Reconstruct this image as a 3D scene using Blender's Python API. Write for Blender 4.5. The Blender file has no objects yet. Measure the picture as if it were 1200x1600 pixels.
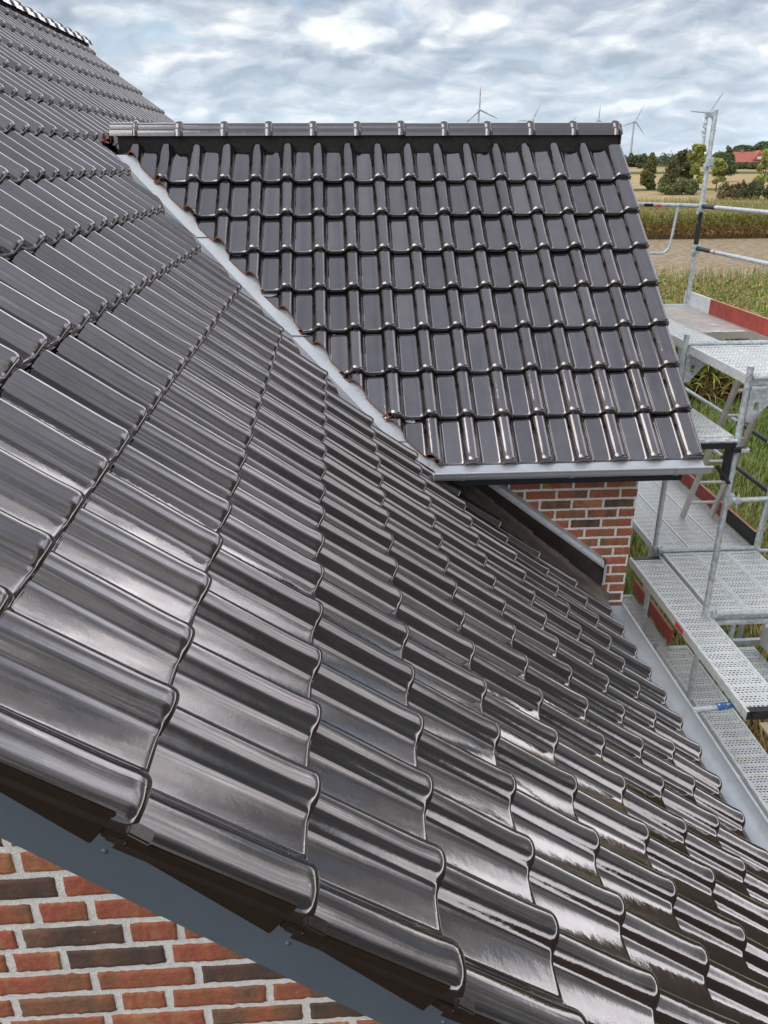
import bpy, bmesh, math, random
import numpy as np
from mathutils import Vector, Matrix
random.seed(7); RNG = np.random.default_rng(7)
SC = bpy.context.scene
COL = SC.collection

# ------------------------------------------------------------------ camera
CAM = Vector((0.316, -1.0138, 0.9298))
YAW, PIT, ROLL = 0.0592, 0.4168, -0.0043
_cy, _sy, _cp, _sp = math.cos(YAW), math.sin(YAW), math.cos(PIT), math.sin(PIT)
_f = Vector((_sy*_cp, _cy*_cp, -_sp)); _r0 = Vector((_cy, -_sy, 0)); _u0 = _r0.cross(_f)
_c, _s = math.cos(ROLL), math.sin(ROLL)
_r = _r0*_c + _u0*_s; _u = -_r0*_s + _u0*_c
cd = bpy.data.cameras.new("camera"); cam = bpy.data.objects.new("camera", cd); COL.objects.link(cam)
cam.matrix_world = Matrix(((_r.x, _u.x, -_f.x, CAM.x), (_r.y, _u.y, -_f.y, CAM.y), (_r.z, _u.z, -_f.z, CAM.z), (0, 0, 0, 1)))
cd.sensor_fit = 'VERTICAL'; cd.sensor_height = 24.0; cd.lens = 24.0*1224.8/1600
cd.clip_start = 0.02; cd.clip_end = 20000
SC.camera = cam

# ------------------------------------------------------------------ world, sun, exposure
SUN_DIR = Vector((-0.62, -0.30, 0.74)).normalized()          # towards the sun
SUN_EL = math.asin(SUN_DIR.z); SUN_AZ = math.atan2(SUN_DIR.x, SUN_DIR.y)
SC.view_settings.view_transform = 'Standard'; SC.view_settings.look = 'None'
SC.view_settings.exposure = 0.80; SC.view_settings.gamma = 1.0
W_ = bpy.data.worlds.new("World"); SC.world = W_; W_.use_nodes = True


class NT:
    """tiny node-tree helper"""
    def __init__(s, tree):
        s.t = tree; s.n = tree.nodes; s.l = tree.links

    def node(s, typ, **kw):
        n = s.n.new(typ)
        for k, v in kw.items():
            setattr(n, k, v)
        return n

    def put(s, sock, v):
        if isinstance(v, bpy.types.NodeSocket):
            s.l.new(v, sock)
        elif v is not None:
            if isinstance(v, (tuple, list)) and len(v) == 3 and sock.type == 'RGBA':
                v = (*v, 1)
            sock.default_value = v

    def m(s, op, a, b=None, c=None):
        n = s.n.new('ShaderNodeMath'); n.operation = op
        s.put(n.inputs[0], a); s.put(n.inputs[1], b)
        if c is not None:
            s.put(n.inputs[2], c)
        return n.outputs[0]

    def vm(s, op, a, b=None):
        n = s.n.new('ShaderNodeVectorMath'); n.operation = op
        s.put(n.inputs[0], a)
        if b is not None:
            s.put(n.inputs[1], b)
        return n.outputs[0]

    def noise(s, vec, scale, detail=4, rough=.55, dist=0.0, col=False):
        n = s.n.new('ShaderNodeTexNoise'); n.inputs['Scale'].default_value = scale
        n.inputs['Detail'].default_value = detail; n.inputs['Roughness'].default_value = rough
        n.inputs['Distortion'].default_value = dist
        if vec is not None:
            s.l.new(vec, n.inputs['Vector'])
        return n.outputs['Color'] if col else n.outputs[0]

    def ramp(s, fac, stops, interp='LINEAR'):
        n = s.n.new('ShaderNodeValToRGB'); n.color_ramp.interpolation = interp
        e = n.color_ramp.elements
        while len(e) < len(stops):
            e.new(.5)
        for el, (p, c) in zip(e, stops):
            el.position = p
            el.color = (*c, 1) if len(c) == 3 else c
        s.put(n.inputs[0], fac)
        return n.outputs[0]

    def mix(s, fac, a, b, blend='MIX'):
        n = s.n.new('ShaderNodeMix'); n.data_type = 'RGBA'; n.blend_type = blend
        s.put(n.inputs[0], fac); s.put(n.inputs[6], a); s.put(n.inputs[7], b)
        return n.outputs[2]

    def sstep(s, x, a, b, lo=0., hi=1.):
        n = s.n.new('ShaderNodeMapRange'); n.interpolation_type = 'SMOOTHSTEP'
        s.put(n.inputs[0], x)
        for i, v in zip((1, 2, 3, 4), (a, b, lo, hi)):
            n.inputs[i].default_value = v
        return n.outputs[0]

    def sep(s, v):
        n = s.n.new('ShaderNodeSeparateXYZ'); s.l.new(v, n.inputs[0]); return n.outputs

    def comb(s, x, y, z=0.):
        n = s.n.new('ShaderNodeCombineXYZ')
        for i, v in enumerate((x, y, z)):
            s.put(n.inputs[i], v)
        return n.outputs[0]

    def bump(s, h, strength, dist, normal=None):
        n = s.n.new('ShaderNodeBump'); n.inputs['Strength'].default_value = strength
        n.inputs['Distance'].default_value = dist
        s.l.new(h, n.inputs['Height'])
        if normal is not None:
            s.l.new(normal, n.inputs['Normal'])
        return n.outputs[0]


def build_world():
    g = NT(W_.node_tree); g.n.clear()
    out = g.node('ShaderNodeOutputWorld')
    sky = g.node('ShaderNodeTexSky', sky_type='NISHITA', sun_disc=False)
    sky.sun_elevation = SUN_EL; sky.sun_rotation = SUN_AZ
    b1 = g.node('ShaderNodeBackground'); g.l.new(sky.outputs[0], b1.inputs[0]); b1.inputs[1].default_value = .11
    d = g.node('ShaderNodeTexCoord').outputs['Generated']
    x, y, z = g.sep(d)
    zc = g.m('MAXIMUM', z, 0.0)
    k = g.m('DIVIDE', 1.0, g.m('ADD', zc, 0.30))
    p = g.comb(g.m('MULTIPLY', x, k), g.m('MULTIPLY', y, k), 0.0)
    warp = g.vm('SUBTRACT', g.noise(p, 2.4, 3, col=True), (.5, .5, .5))
    pw = g.vm('ADD', p, g.vm('MULTIPLY', warp, (.30, .30, .0)))
    big = g.noise(pw, 2.0, 7, .60)
    off = g.vm('ADD', pw, (-.05, -.085, 0.0))
    lit = g.m('SUBTRACT', big, g.noise(off, 2.0, 7, .60))           # sunward side of each billow
    fine = g.noise(pw, 5.5, 6, .62)
    def puff(vec, sc):
        n = g.node('ShaderNodeTexVoronoi', feature='F1'); n.voronoi_dimensions = '2D'; n.inputs['Scale'].default_value = sc
        g.l.new(vec, n.inputs['Vector'])
        return n.outputs['Distance']
    wz = g.vm('ADD', pw, g.vm('MULTIPLY', g.vm('SUBTRACT', g.noise(p, 9., 4, col=True), (.5, .5, .5)), (.10, .10, 0.)))
    pf = g.m('ADD', g.m('SUBTRACT', puff(g.vm('ADD', wz, (-.04, -.07, 0.)), 3.4), puff(wz, 3.4)), g.m('MULTIPLY', g.m('SUBTRACT', puff(g.vm('ADD', wz, (-.018, -.032, 0.)), 8.5), puff(wz, 8.5)), .8))
    lit = g.m('ADD', lit, g.m('MULTIPLY', pf, .30))
    tone = g.m('ADD', g.m('MULTIPLY', lit, 2.1), g.m('ADD', g.m('MULTIPLY', g.m('SUBTRACT', fine, .5), 1.25), .50))
    cc = g.ramp(tone, [(.12, (.30, .36, .44)), (.38, (.40, .46, .545)), (.58, (.50, .555, .625)), (.76, (.62, .665, .72)), (.97, (.80, .825, .845))])
    hz = g.sstep(z, 0.0, .16, 1.0, 0.0)
    cc = g.mix(g.m('MULTIPLY', hz, .55), cc, (.58, .68, .78))
    # added brightening and dimming of mostly unseen sky, shaping tile reflections and wall light
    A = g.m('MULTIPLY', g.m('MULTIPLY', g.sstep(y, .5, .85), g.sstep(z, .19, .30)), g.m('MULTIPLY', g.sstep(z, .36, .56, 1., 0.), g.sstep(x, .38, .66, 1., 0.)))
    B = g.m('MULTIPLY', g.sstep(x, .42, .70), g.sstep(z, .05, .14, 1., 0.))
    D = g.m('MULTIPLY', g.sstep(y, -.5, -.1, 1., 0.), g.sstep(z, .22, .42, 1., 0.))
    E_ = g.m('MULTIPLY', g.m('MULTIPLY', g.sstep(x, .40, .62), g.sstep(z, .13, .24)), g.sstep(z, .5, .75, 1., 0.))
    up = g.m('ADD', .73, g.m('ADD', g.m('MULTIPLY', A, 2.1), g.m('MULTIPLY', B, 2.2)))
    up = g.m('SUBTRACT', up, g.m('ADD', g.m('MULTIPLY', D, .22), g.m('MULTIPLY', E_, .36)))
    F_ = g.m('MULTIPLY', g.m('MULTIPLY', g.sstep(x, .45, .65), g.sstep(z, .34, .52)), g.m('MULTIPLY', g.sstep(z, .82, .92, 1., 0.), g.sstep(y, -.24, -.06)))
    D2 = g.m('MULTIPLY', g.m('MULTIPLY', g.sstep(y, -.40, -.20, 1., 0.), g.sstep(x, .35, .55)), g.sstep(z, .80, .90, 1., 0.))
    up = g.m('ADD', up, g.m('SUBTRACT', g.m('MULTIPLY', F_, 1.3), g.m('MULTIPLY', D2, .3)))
    G_ = g.m('MULTIPLY', g.m('MULTIPLY', g.sstep(y, -.55, -.2, 1., 0.), g.sstep(x, -.05, .3, 1., 0.)), g.m('MULTIPLY', g.sstep(z, .7, .9, 1., 0.), g.sstep(z, .12, .3)))  # unseen bright sky added behind the camera to lift the brick gable
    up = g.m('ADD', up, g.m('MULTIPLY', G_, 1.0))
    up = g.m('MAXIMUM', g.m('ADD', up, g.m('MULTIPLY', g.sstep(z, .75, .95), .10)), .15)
    grey = g.mix(1.0, g.comb(g.sep(cc)[1], g.sep(cc)[1], g.sep(cc)[1]), (1.025, .99, .99), 'MULTIPLY')
    cc = g.mix(g.m('MAXIMUM', g.sstep(z, .16, .32, 0., .72), g.sstep(x, .46, .62, 0., .75)), cc, grey)
    cc = g.mix(g.sstep(z, .6, .9, 0., .85), cc, (.50, .545, .645))
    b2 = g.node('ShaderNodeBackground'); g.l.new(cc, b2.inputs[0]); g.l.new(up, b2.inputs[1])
    cover = g.sstep(g.m('ADD', big, g.m('MULTIPLY', fine, .15)), .40, .54, 0.55, 1.0)
    cover = g.m('MAXIMUM', cover, g.sstep(z, .05, .14, 1.0, 0.0))
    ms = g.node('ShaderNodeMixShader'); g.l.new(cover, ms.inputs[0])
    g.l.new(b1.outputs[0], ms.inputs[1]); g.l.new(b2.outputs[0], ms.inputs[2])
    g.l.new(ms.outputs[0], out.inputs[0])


build_world()
sd = bpy.data.lights.new("sun", 'SUN'); sun = bpy.data.objects.new("sun", sd); COL.objects.link(sun)
sd.energy = 1.5; sd.angle = math.radians(58); sd.color = (1.0, .955, .88)
sun.rotation_euler = SUN_DIR.to_track_quat('Z', 'Y').to_euler(); sun.location = (-8, -4, 12)

# ------------------------------------------------------------------ materials
MATS = {}


def newmat(name):
    m = bpy.data.materials.new(name); m.use_nodes = True
    g = NT(m.node_tree)
    b = g.n['Principled BSDF']
    MATS[name] = m
    return m, g, b


def simple(name, col, rough=.6, metal=0., var=.12, scale=14., bump=0., spec=None):
    m, g, b = newmat(name)
    tc = g.node('ShaderNodeTexCoord').outputs['Object']
    n = g.noise(tc, scale, 6, .6)
    lo = tuple(c*(1-var) for c in col); hi = tuple(min(1, c*(1+var)) for c in col)
    g.l.new(g.ramp(n, [(.3, lo), (.7, hi)]), b.inputs['Base Color'])
    g.put(b.inputs['Roughness'], g.sstep(g.noise(tc, scale*2.3, 4), .3, .7, max(.03, rough-.08), min(1, rough+.08)))
    b.inputs['Metallic'].default_value = metal
    if spec is not None:
        b.inputs['Specular IOR Level'].default_value = spec
    if bump:
        g.l.new(g.bump(g.noise(tc, scale*4, 5), bump, .01), b.inputs['Normal'])
    return m


def glaze(name, base, rough=.11, sheen=.75):
    m, g, b = newmat(name)
    uv = g.node('ShaderNodeUVMap').outputs[0]
    u, v, _ = g.sep(uv)
    tc = tc0 = g.node('ShaderNodeTexCoord').outputs['Object']
    px_ = g.m('FRACT', g.m('ADD', g.m('DIVIDE', u, 0.23), 60.0))
    pan = g.m('MULTIPLY', g.sstep(px_, .28, .34), g.sstep(px_, .70, .78, 1., 0.))
    patch = g.sstep(g.noise(tc0, 11., 3, .6), .45, .65)
    streak = g.noise(g.comb(g.m('MULTIPLY', u, 150.), g.m('MULTIPLY', v, 4.5)), 1.0, 4, .6)
    peel = g.noise(tc, 190., 2, .5)
    wav = g.noise(tc, 26., 2, .5)
    n1 = g.bump(wav, .07, .004)
    n2 = g.bump(g.m('MULTIPLY', streak, g.m('SUBTRACT', 1.25, pan)), .24, .0006, n1)
    n3 = g.bump(g.m('MULTIPLY', peel, g.m('ADD', .5, g.m('MULTIPLY', g.m('MULTIPLY', patch, pan), 1.6))), .09, .0007, n2)
    g.l.new(n3, b.inputs['Normal'])
    wn = g.node('ShaderNodeTexWhiteNoise', noise_dimensions='1D'); g.l.new(g.m('FLOOR', g.m('ADD', g.m('DIVIDE', u, 0.23), 60.749)), wn.inputs['W'])
    tv = wn.outputs['Value']
    blot = g.noise(tc, 9., 5, .6)
    cb = g.ramp(blot, [(.3, tuple(c*.93 for c in base)), (.7, tuple(c*1.07 for c in base))])
    k_ = g.m('ADD', .88, g.m('MULTIPLY', tv, .24))
    g.l.new(g.mix(1.0, cb, g.comb(k_, k_, k_), 'MULTIPLY'), b.inputs['Base Color'])
    g.put(b.inputs['Roughness'], g.m('ADD', g.sstep(g.noise(tc, 30., 5, .65), .35, .75, rough*.7, rough*1.9), g.m('MULTIPLY', g.m('MULTIPLY', tv, tv), .035)))
    b.inputs['IOR'].default_value = 1.6
    b.inputs['Metallic'].default_value = sheen
    return m


glaze('glazed_tile', (.212, .197, .198), .036, .955)
glaze('glazed_ridge', (.17, .16, .165), .10, .9)
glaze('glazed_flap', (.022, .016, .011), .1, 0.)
simple('raw_clay', (.42, .135, .06), .85, var=.35, scale=40, bump=.4)
simple('underlay', (.012, .011, .011), .8)
simple('anthracite_paint', (.016, .021, .027), .45)
simple('barge_metal', (.088, .112, .138), .42, var=.07, scale=5)
simple('lead_apron', (.105, .088, .078), .36, .5, var=.3, scale=18, bump=.25)
simple('flashing_face', (.045, .036, .032), .22, .7, var=.25, scale=9)
simple('white_paint', (.62, .66, .70), .6, var=.1, scale=10, bump=.1)
simple('red_paint', (.33, .055, .04), .6, var=.3, scale=9, bump=.2)
simple('black_paint', (.012, .013, .015), .5, var=.4, scale=30, bump=.2)
simple('orange_tape', (.62, .12, .04), .5)
simple('red_tape', (.6, .03, .02), .5)
simple('plywood', (.47, .37, .27), .7, var=.16, scale=12, bump=.1)
simple('deck_board', (.40, .36, .33), .62, var=.22, scale=7, bump=.15)
simple('aluminium', (.62, .61, .58), .42, .75, var=.12, scale=9)
simple('turbine_white', (.42, .45, .50), .5, var=.03)
simple('turbine_red', (.36, .15, .16), .5, var=.05)
simple('render_wall', (.55, .5, .44), .8)
simple('roof_red', (.36, .115, .085), .75, var=.2, scale=1.5)
simple('dark_glass', (.03, .035, .04), .12)
simple('bark', (.09, .065, .045), .9, var=.3)
simple('white_sack', (.68, .68, .70), .6, var=.06, bump=.3)
simple('screw_metal', (.35, .38, .42), .3, .9)


def metal(name, col, rough, scale, contrast=.25, met=.85):
    m, g, b = newmat(name)
    tc = g.node('ShaderNodeTexCoord').outputs['Object']
    vo = g.node('ShaderNodeTexVoronoi'); vo.inputs['Scale'].default_value = scale; g.l.new(tc, vo.inputs[0])
    n = g.noise(tc, scale*.25, 6, .65)
    t = g.m('ADD', g.m('MULTIPLY', g.sep(vo.outputs['Color'])[0], .4), g.m('MULTIPLY', n, .75))
    g.l.new(g.ramp(t, [(.25, tuple(c*(1-contrast) for c in col)), (.8, tuple(min(1, c*(1+contrast*.6)) for c in col))]), b.inputs['Base Color'])
    g.put(b.inputs['Roughness'], g.sstep(t, .2, .8, rough-.1, rough+.12))
    b.inputs['Metallic'].default_value = met
    g.l.new(g.bump(n, .06, .006), b.inputs['Normal'])
    return m


metal('zinc', (.50, .53, .56), .46, 70., .05, .6)
metal('galvanised', (.52, .57, .59), .48, 55., .3, .6)
metal('galvanised_deck', (.66, .69, .70), .5, 60., .2, .5)


def perforated():
    m, g, b = newmat('perforated_steel')
    uv = g.node('ShaderNodeUVMap').outputs[0]
    u, v, _ = g.sep(uv)
    tc = g.node('ShaderNodeTexCoord').outputs['Object']
    du, dv = .0272, .0225
    row = g.m('FLOOR', g.m('DIVIDE', v, dv))
    par = g.m('MODULO', row, 4.0)
    sh = g.m('MULTIPLY', par, .33)
    fu = g.m('MULTIPLY', g.m('SUBTRACT', g.m('FRACT', g.m('ADD', g.m('DIVIDE', u, du), sh)), .5), du)
    fv = g.m('MULTIPLY', g.m('SUBTRACT', g.m('FRACT', g.m('DIVIDE', v, dv)), .5), dv)
    r = g.m('SQRT', g.m('ADD', g.m('POWER', g.m('MULTIPLY', fu, .86), 2.), g.m('POWER', g.m('MULTIPLY', fv, 1.12), 2.)))
    ok = g.m('MULTIPLY', g.m('GREATER_THAN', u, .026), g.m('LESS_THAN', u, .250))
    ok = g.m('MULTIPLY', ok, g.m('LESS_THAN', par, 2.5))
    hole = g.m('MULTIPLY', g.m('LESS_THAN', r, .0068), ok)
    line = g.m('MULTIPLY', g.m('GREATER_THAN', par, 2.5), g.m('LESS_THAN', g.m('ABSOLUTE', fv), .003))
    small = g.m('MULTIPLY', g.m('LESS_THAN', r, .0034), g.m('GREATER_THAN', par, 2.5))
    rim = g.m('MULTIPLY', g.sstep(r, .0068, .0115, 1.0, 0.0), ok)
    n = g.noise(tc, 9., 6, .65)
    dirt = g.noise(tc, 60., 4, .6)
    c = g.ramp(n, [(.3, (.58, .61, .62)), (.7, (.76, .785, .79))])
    c = g.mix(g.m('MULTIPLY', g.sstep(dirt, .62, .75), .35), c, (.25, .22, .19))
    g.l.new(c, b.inputs['Base Color'])
    b.inputs['Metallic'].default_value = .4
    g.put(b.inputs['Roughness'], g.sstep(n, .3, .7, .4, .6))
    h = g.m('ADD', g.m('MULTIPLY', rim, 1.0), g.m('MULTIPLY', line, .5))
    g.l.new(g.bump(h, .8, .004), b.inputs['Normal'])
    tr = g.node('ShaderNodeBsdfTransparent')
    ms = g.node('ShaderNodeMixShader'); g.l.new(g.m('MAXIMUM', hole, small), ms.inputs[0])
    g.l.new(b.outputs[0], ms.inputs[1]); g.l.new(tr.outputs[0], ms.inputs[2])
    g.l.new(ms.outputs[0], g.n['Material Output'].inputs[0])


perforated()


def brick_mats():
    m, g, b = newmat('brick')
    at = g.node('ShaderNodeAttribute', attribute_name='tone')
    t, ph, _ = g.sep(at.outputs['Vector'])
    tc = g.node('ShaderNodeTexCoord').outputs['Object']
    x, y, z = g.sep(tc)
    shift = g.m('MULTIPLY', ph, 37.)
    pv = g.comb(g.m('ADD', g.m('MULTIPLY', x, 13.), shift), g.m('MULTIPLY', y, 13.), g.m('MULTIPLY', z, 5.))
    flame = g.noise(pv, 1.0, 3, .5)
    tt = g.m('ADD', t, g.m('MULTIPLY', g.m('SUBTRACT', flame, .5), 1.25))
    c = g.ramp(tt, [(.05, (.075, .056, .046)), (.25, (.13, .072, .052)), (.42, (.22, .12, .07)), (.58, (.36, .13, .064)), (.78, (.42, .115, .068)), (.96, (.46, .22, .095))])
    gr = g.noise(tc, 60., 6, .7)
    c = g.mix(g.sstep(gr, .35, .7, .35, 0.0), c, (.05, .03, .025))
    sp = g.noise(tc, 150., 3, .6)
    c = g.mix(g.sstep(sp, .70, .78, 0.0, .6), c, (.55, .5, .45))
    g.l.new(c, b.inputs['Base Color']); b.inputs['Roughness'].default_value = .9
    g.l.new(g.bump(g.noise(tc, 75., 8, .7), .75, .006), b.inputs['Normal'])
    simple('mortar', (.70, .69, .65), .95, var=.14, scale=60, bump=.5)


brick_mats()


def leafmat(name, rough=.6, trans=.25):
    m, g, b = newmat(name)
    at = g.node('ShaderNodeAttribute', attribute_name='Col')
    g.l.new(at.outputs['Color'], b.inputs['Base Color'])
    b.inputs['Roughness'].default_value = rough
    tl = g.node('ShaderNodeBsdfTranslucent'); g.l.new(at.outputs['Color'], tl.inputs[0])
    ms = g.node('ShaderNodeMixShader'); ms.inputs[0].default_value = trans
    g.l.new(b.outputs[0], ms.inputs[1]); g.l.new(tl.outputs[0], ms.inputs[2])
    g.l.new(ms.outputs[0], g.n['Material Output'].inputs[0])


leafmat('leaf'); leafmat('maize', .5, .3)


def ground_mat():
    m, g, b = newmat('ground')
    pos = g.node('ShaderNodeNewGeometry').outputs['Position']
    x, y, z = g.sep(pos)
    wob = g.m('MULTIPLY', g.m('SUBTRACT', g.noise(pos, .05, 3), .5), 2.)
    # field boundaries lie across the view, slightly skewed
    yy = g.m('ADD', g.m('ADD', y, wob), g.m('MULTIPLY', x, -.04))
    n1 = g.noise(pos, 1.6, 8, .65); n2 = g.noise(pos, .22, 5, .6); n3 = g.noise(pos, 9., 6, .7)
    n4 = g.noise(pos, 2.2, 7, .75)
    straw = g.ramp(n4, [(.32, (.17, .125, .085)), (.5, (.30, .24, .165)), (.68, (.50, .42, .31))])
    grass = g.ramp(n1, [(.3, (.045, .06, .015)), (.55, (.09, .11, .03)), (.75, (.16, .13, .05))])
    grass = g.mix(g.sstep(n3, .4, .7, 0., .4), grass, (.05, .075, .018))
    soil = g.ramp(n3, [(.3, (.06, .05, .03)), (.7, (.14, .11, .06))])
    rows = g.m('SINE', g.m('MULTIPLY', g.m('ADD', y, g.m('MULTIPLY', x, .15)), 2.4))
    tan = g.ramp(g.m('ADD', n2, g.m('MULTIPLY', rows, .05)), [(.3, (.31, .225, .12)), (.5, (.38, .29, .155)), (.7, (.44, .35, .20))])
    green = g.ramp(n2, [(.3, (.06, .085, .02)), (.7, (.12, .135, .04))])
    pink = g.ramp(n2, [(.3, (.30, .19, .12)), (.7, (.36, .25, .16))])

    def band(c, col, a, bb, soft=1.0):
        f = g.m('MULTIPLY', g.sstep(yy, a-soft, a+soft), g.sstep(yy, bb-soft, bb+soft, 1.0, 0.0))
        return g.mix(f, c, col)
    site = g.ramp(n1, [(.3, (.045, .030, .022)), (.7, (.095, .066, .046))])
    near = g.m('MULTIPLY', g.m('MULTIPLY', g.sstep(x, 2., 3.), g.sstep(x, 11., 13., 1., 0.)), g.sstep(y, .5, 3.))
    c = g.mix(near, site, grass)
    right = g.sstep(g.m('SUBTRACT', x, g.m('MULTIPLY', y, .9)), 12., 18.)
    c = band(c, soil, 17.5, 28.0, .4)
    c = band(c, straw, 28.0, 63.0, .5)
    c = band(c, soil, 62, 92)
    c = band(c, tan, 92, 172, 2.)
    c = band(c, green, 168, 180, 2.)
    c = band(c, tan, 180, 262, 3.)
    c = band(c, green, 262, 284, 4.)
    c = band(c, tan, 284, 330, 4.)
    c = band(c, pink, 330, 420, 5.)
    c = band(c, green, 420, 9000, 8.)
    c = g.mix(g.m('MULTIPLY', right, .85), c, site)
    g.l.new(c, b.inputs['Base Color']); b.inputs['Roughness'].default_value = .95
    b.inputs['Specular IOR Level'].default_value = .15
    g.l.new(g.bump(n3, .8, .12), b.inputs['Normal'])


ground_mat()

# ------------------------------------------------------------------ object helpers
ANCH = {}


def link(o, parent=None, anchor=(0, 0, 0)):
    COL.objects.link(o); a = Vector(anchor)
    ANCH[o.name] = a
    if parent is not None:
        o.parent = parent; o.location = a - ANCH[parent.name]
    else:
        o.location = a
    return o


def tag(o, label=None, cat=None, group=None, kind=None):
    for k, v in (('label', label), ('category', cat), ('group', group), ('kind', kind)):
        if v:
            o[k] = v
    return o


def thing(name, label, cat, anchor=(0, 0, 0), group=None):
    return tag(link(bpy.data.objects.new(name, None), None, anchor), label, cat, group)


def obj(name, bm, mats, parent=None, anchor=None, smooth=None):
    """bm holds world coordinates"""
    if isinstance(mats, str):
        mats = [mats]
    a = Vector(anchor) if anchor is not None else (ANCH[parent.name] if parent is not None else Vector((0, 0, 0)))
    me = bpy.data.meshes.new(name)
    bmesh.ops.translate(bm, verts=bm.verts, vec=-a)
    bm.to_mesh(me); bm.free()
    for k in mats:
        me.materials.append(MATS[k])
    if smooth:
        for p in me.polygons:
            p.use_smooth = True
        me.set_sharp_from_angle(angle=math.radians(smooth))
    return link(bpy.data.objects.new(name, me), parent, a)


def copy_to(o, delta, parent):
    c = o.copy(); COL.objects.link(c); c.parent = parent
    ANCH[c.name] = ANCH[o.name] + Vector(delta)
    c.location = ANCH[c.name] - ANCH[parent.name]
    return c


def npmesh(name, V, F, mats, parent=None, anchor=(0, 0, 0), col=None, uv=None, smooth=None, midx=None, attr=None):
    """V (n,3) world; F (m,4) quads or (m,3)"""
    a = np.array(anchor, float)
    me = bpy.data.meshes.new(name)
    V = np.asarray(V, np.float64) - a
    k = F.shape[1]
    me.vertices.add(len(V)); me.vertices.foreach_set('co', V.astype(np.float32).ravel())
    me.loops.add(F.size); me.loops.foreach_set('vertex_index', F.astype(np.int32).ravel())
    me.polygons.add(len(F)); me.polygons.foreach_set('loop_start', np.arange(0, F.size, k, dtype=np.int32))
    if midx is not None:
        me.polygons.foreach_set('material_index', np.asarray(midx, np.int32))
    if col is not None:
        at = me.color_attributes.new('Col', 'FLOAT_COLOR', 'POINT')
        c4 = np.ones((len(V), 4), np.float32); c4[:, :3] = col
        at.data.foreach_set('color', c4.ravel())
    if uv is not None:
        ul = me.uv_layers.new(name='UVMap')
        ul.data.foreach_set('uv', np.asarray(uv, np.float32)[F.ravel()].ravel())
    if attr is not None:
        at = me.attributes.new('tone', 'FLOAT_VECTOR', 'POINT'); at.data.foreach_set('vector', np.asarray(attr, np.float32).ravel())
    me.update(calc_edges=True); me.validate()
    for kx in ([mats] if isinstance(mats, str) else mats):
        me.materials.append(MATS[kx])
    if smooth:
        me.polygons.foreach_set('use_smooth', np.ones(len(F), bool))
        me.set_sharp_from_angle(angle=math.radians(smooth))
    return link(bpy.data.objects.new(name, me), parent, anchor)


def box(bm, lo, hi, bev=0., mi=0):
    r = bmesh.ops.create_cube(bm, size=1.0)
    vs = r['verts']
    lo = Vector(lo); hi = Vector(hi)
    for v in vs:
        v.co = Vector(((lo[i]+hi[i])/2 + v.co[i]*(hi[i]-lo[i]) for i in range(3)))
    fs = list({f for v in vs for f in v.link_faces})
    for f in fs:
        f.material_index = mi
    if bev:
        es = list({e for v in vs for e in v.link_edges})
        res = bmesh.ops.bevel(bm, geom=es, offset=bev, segments=2, affect='EDGES', profile=.6)
        for f in res['faces']:
            f.material_index = mi


def tube(bm, pts, r=.021, seg=14, mi=0, cap=True):
    pts = [Vector(p) for p in pts]
    rings = []
    up = None
    for i, p in enumerate(pts):
        if i == 0:
            t = (pts[1]-p).normalized()
        elif i == len(pts)-1:
            t = (p-pts[i-1]).normalized()
        else:
            t = ((p-pts[i-1]).normalized() + (pts[i+1]-p).normalized()).normalized()
        if up is None:
            up = Vector((0, 0, 1)) if abs(t.z) < .9 else Vector((1, 0, 0))
        a = t.cross(up).normalized(); b2 = a.cross(t).normalized(); up = b2
        rr = r[i] if isinstance(r, (list, tuple)) else r
        rings.append([bm.verts.new(p + a*math.cos(q)*rr + b2*math.sin(q)*rr) for q in (2*math.pi*k/seg for k in range(seg))])
    for A, B in zip(rings, rings[1:]):
        for k in range(seg):
            f = bm.faces.new((A[k], B[k], B[(k+1) % seg], A[(k+1) % seg])); f.material_index = mi
    if cap:
        for R, rev in ((rings[0], False), (rings[-1], True)):
            f = bm.faces.new(R[::-1] if rev else R); f.material_index = mi


def bend(a, b, c, rad, n=6):
    """points for a tube a-b-c with the corner b rounded"""
    a, b, c = Vector(a), Vector(b), Vector(c)
    p = b + (a-b).normalized()*rad; q = b + (c-b).normalized()*rad
    out = [a]
    for i in range(n+1):
        t = i/n
        out.append(p*(1-t)**2 + b*2*t*(1-t) + q*t*t)
    out.append(c)
    return out


def prism(bm, poly, axis, a, b, mi=0):
    """extrude 2-D polygon along axis ('x','y') from a to b; poly holds the other two coords in xyz order"""
    def P(q, t):
        return (t, q[0], q[1]) if axis == 'x' else ((q[0], t, q[1]) if axis == 'y' else (q[0], q[1], t))
    A = [bm.verts.new(P(q, a)) for q in poly]; B = [bm.verts.new(P(q, b)) for q in poly]
    n = len(poly)
    fs = [bm.faces.new(A), bm.faces.new(B[::-1])]
    for k in range(n):
        fs.append(bm.faces.new((A[k], B[k], B[(k+1) % n], A[(k+1) % n])))
    for f in fs:
        f.material_index = mi
    bmesh.ops.recalc_face_normals(bm, faces=fs)


def sheet(bm, rows, mi=0, thick=0.):
    """grid of points -> quads"""
    vs = [[bm.verts.new(p) for p in r] for r in rows]
    for A, B in zip(vs, vs[1:]):
        for k in range(len(A)-1):
            f = bm.faces.new((A[k], A[k+1], B[k+1], B[k])); f.material_index = mi


def BM():
    return bmesh.new()


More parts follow.
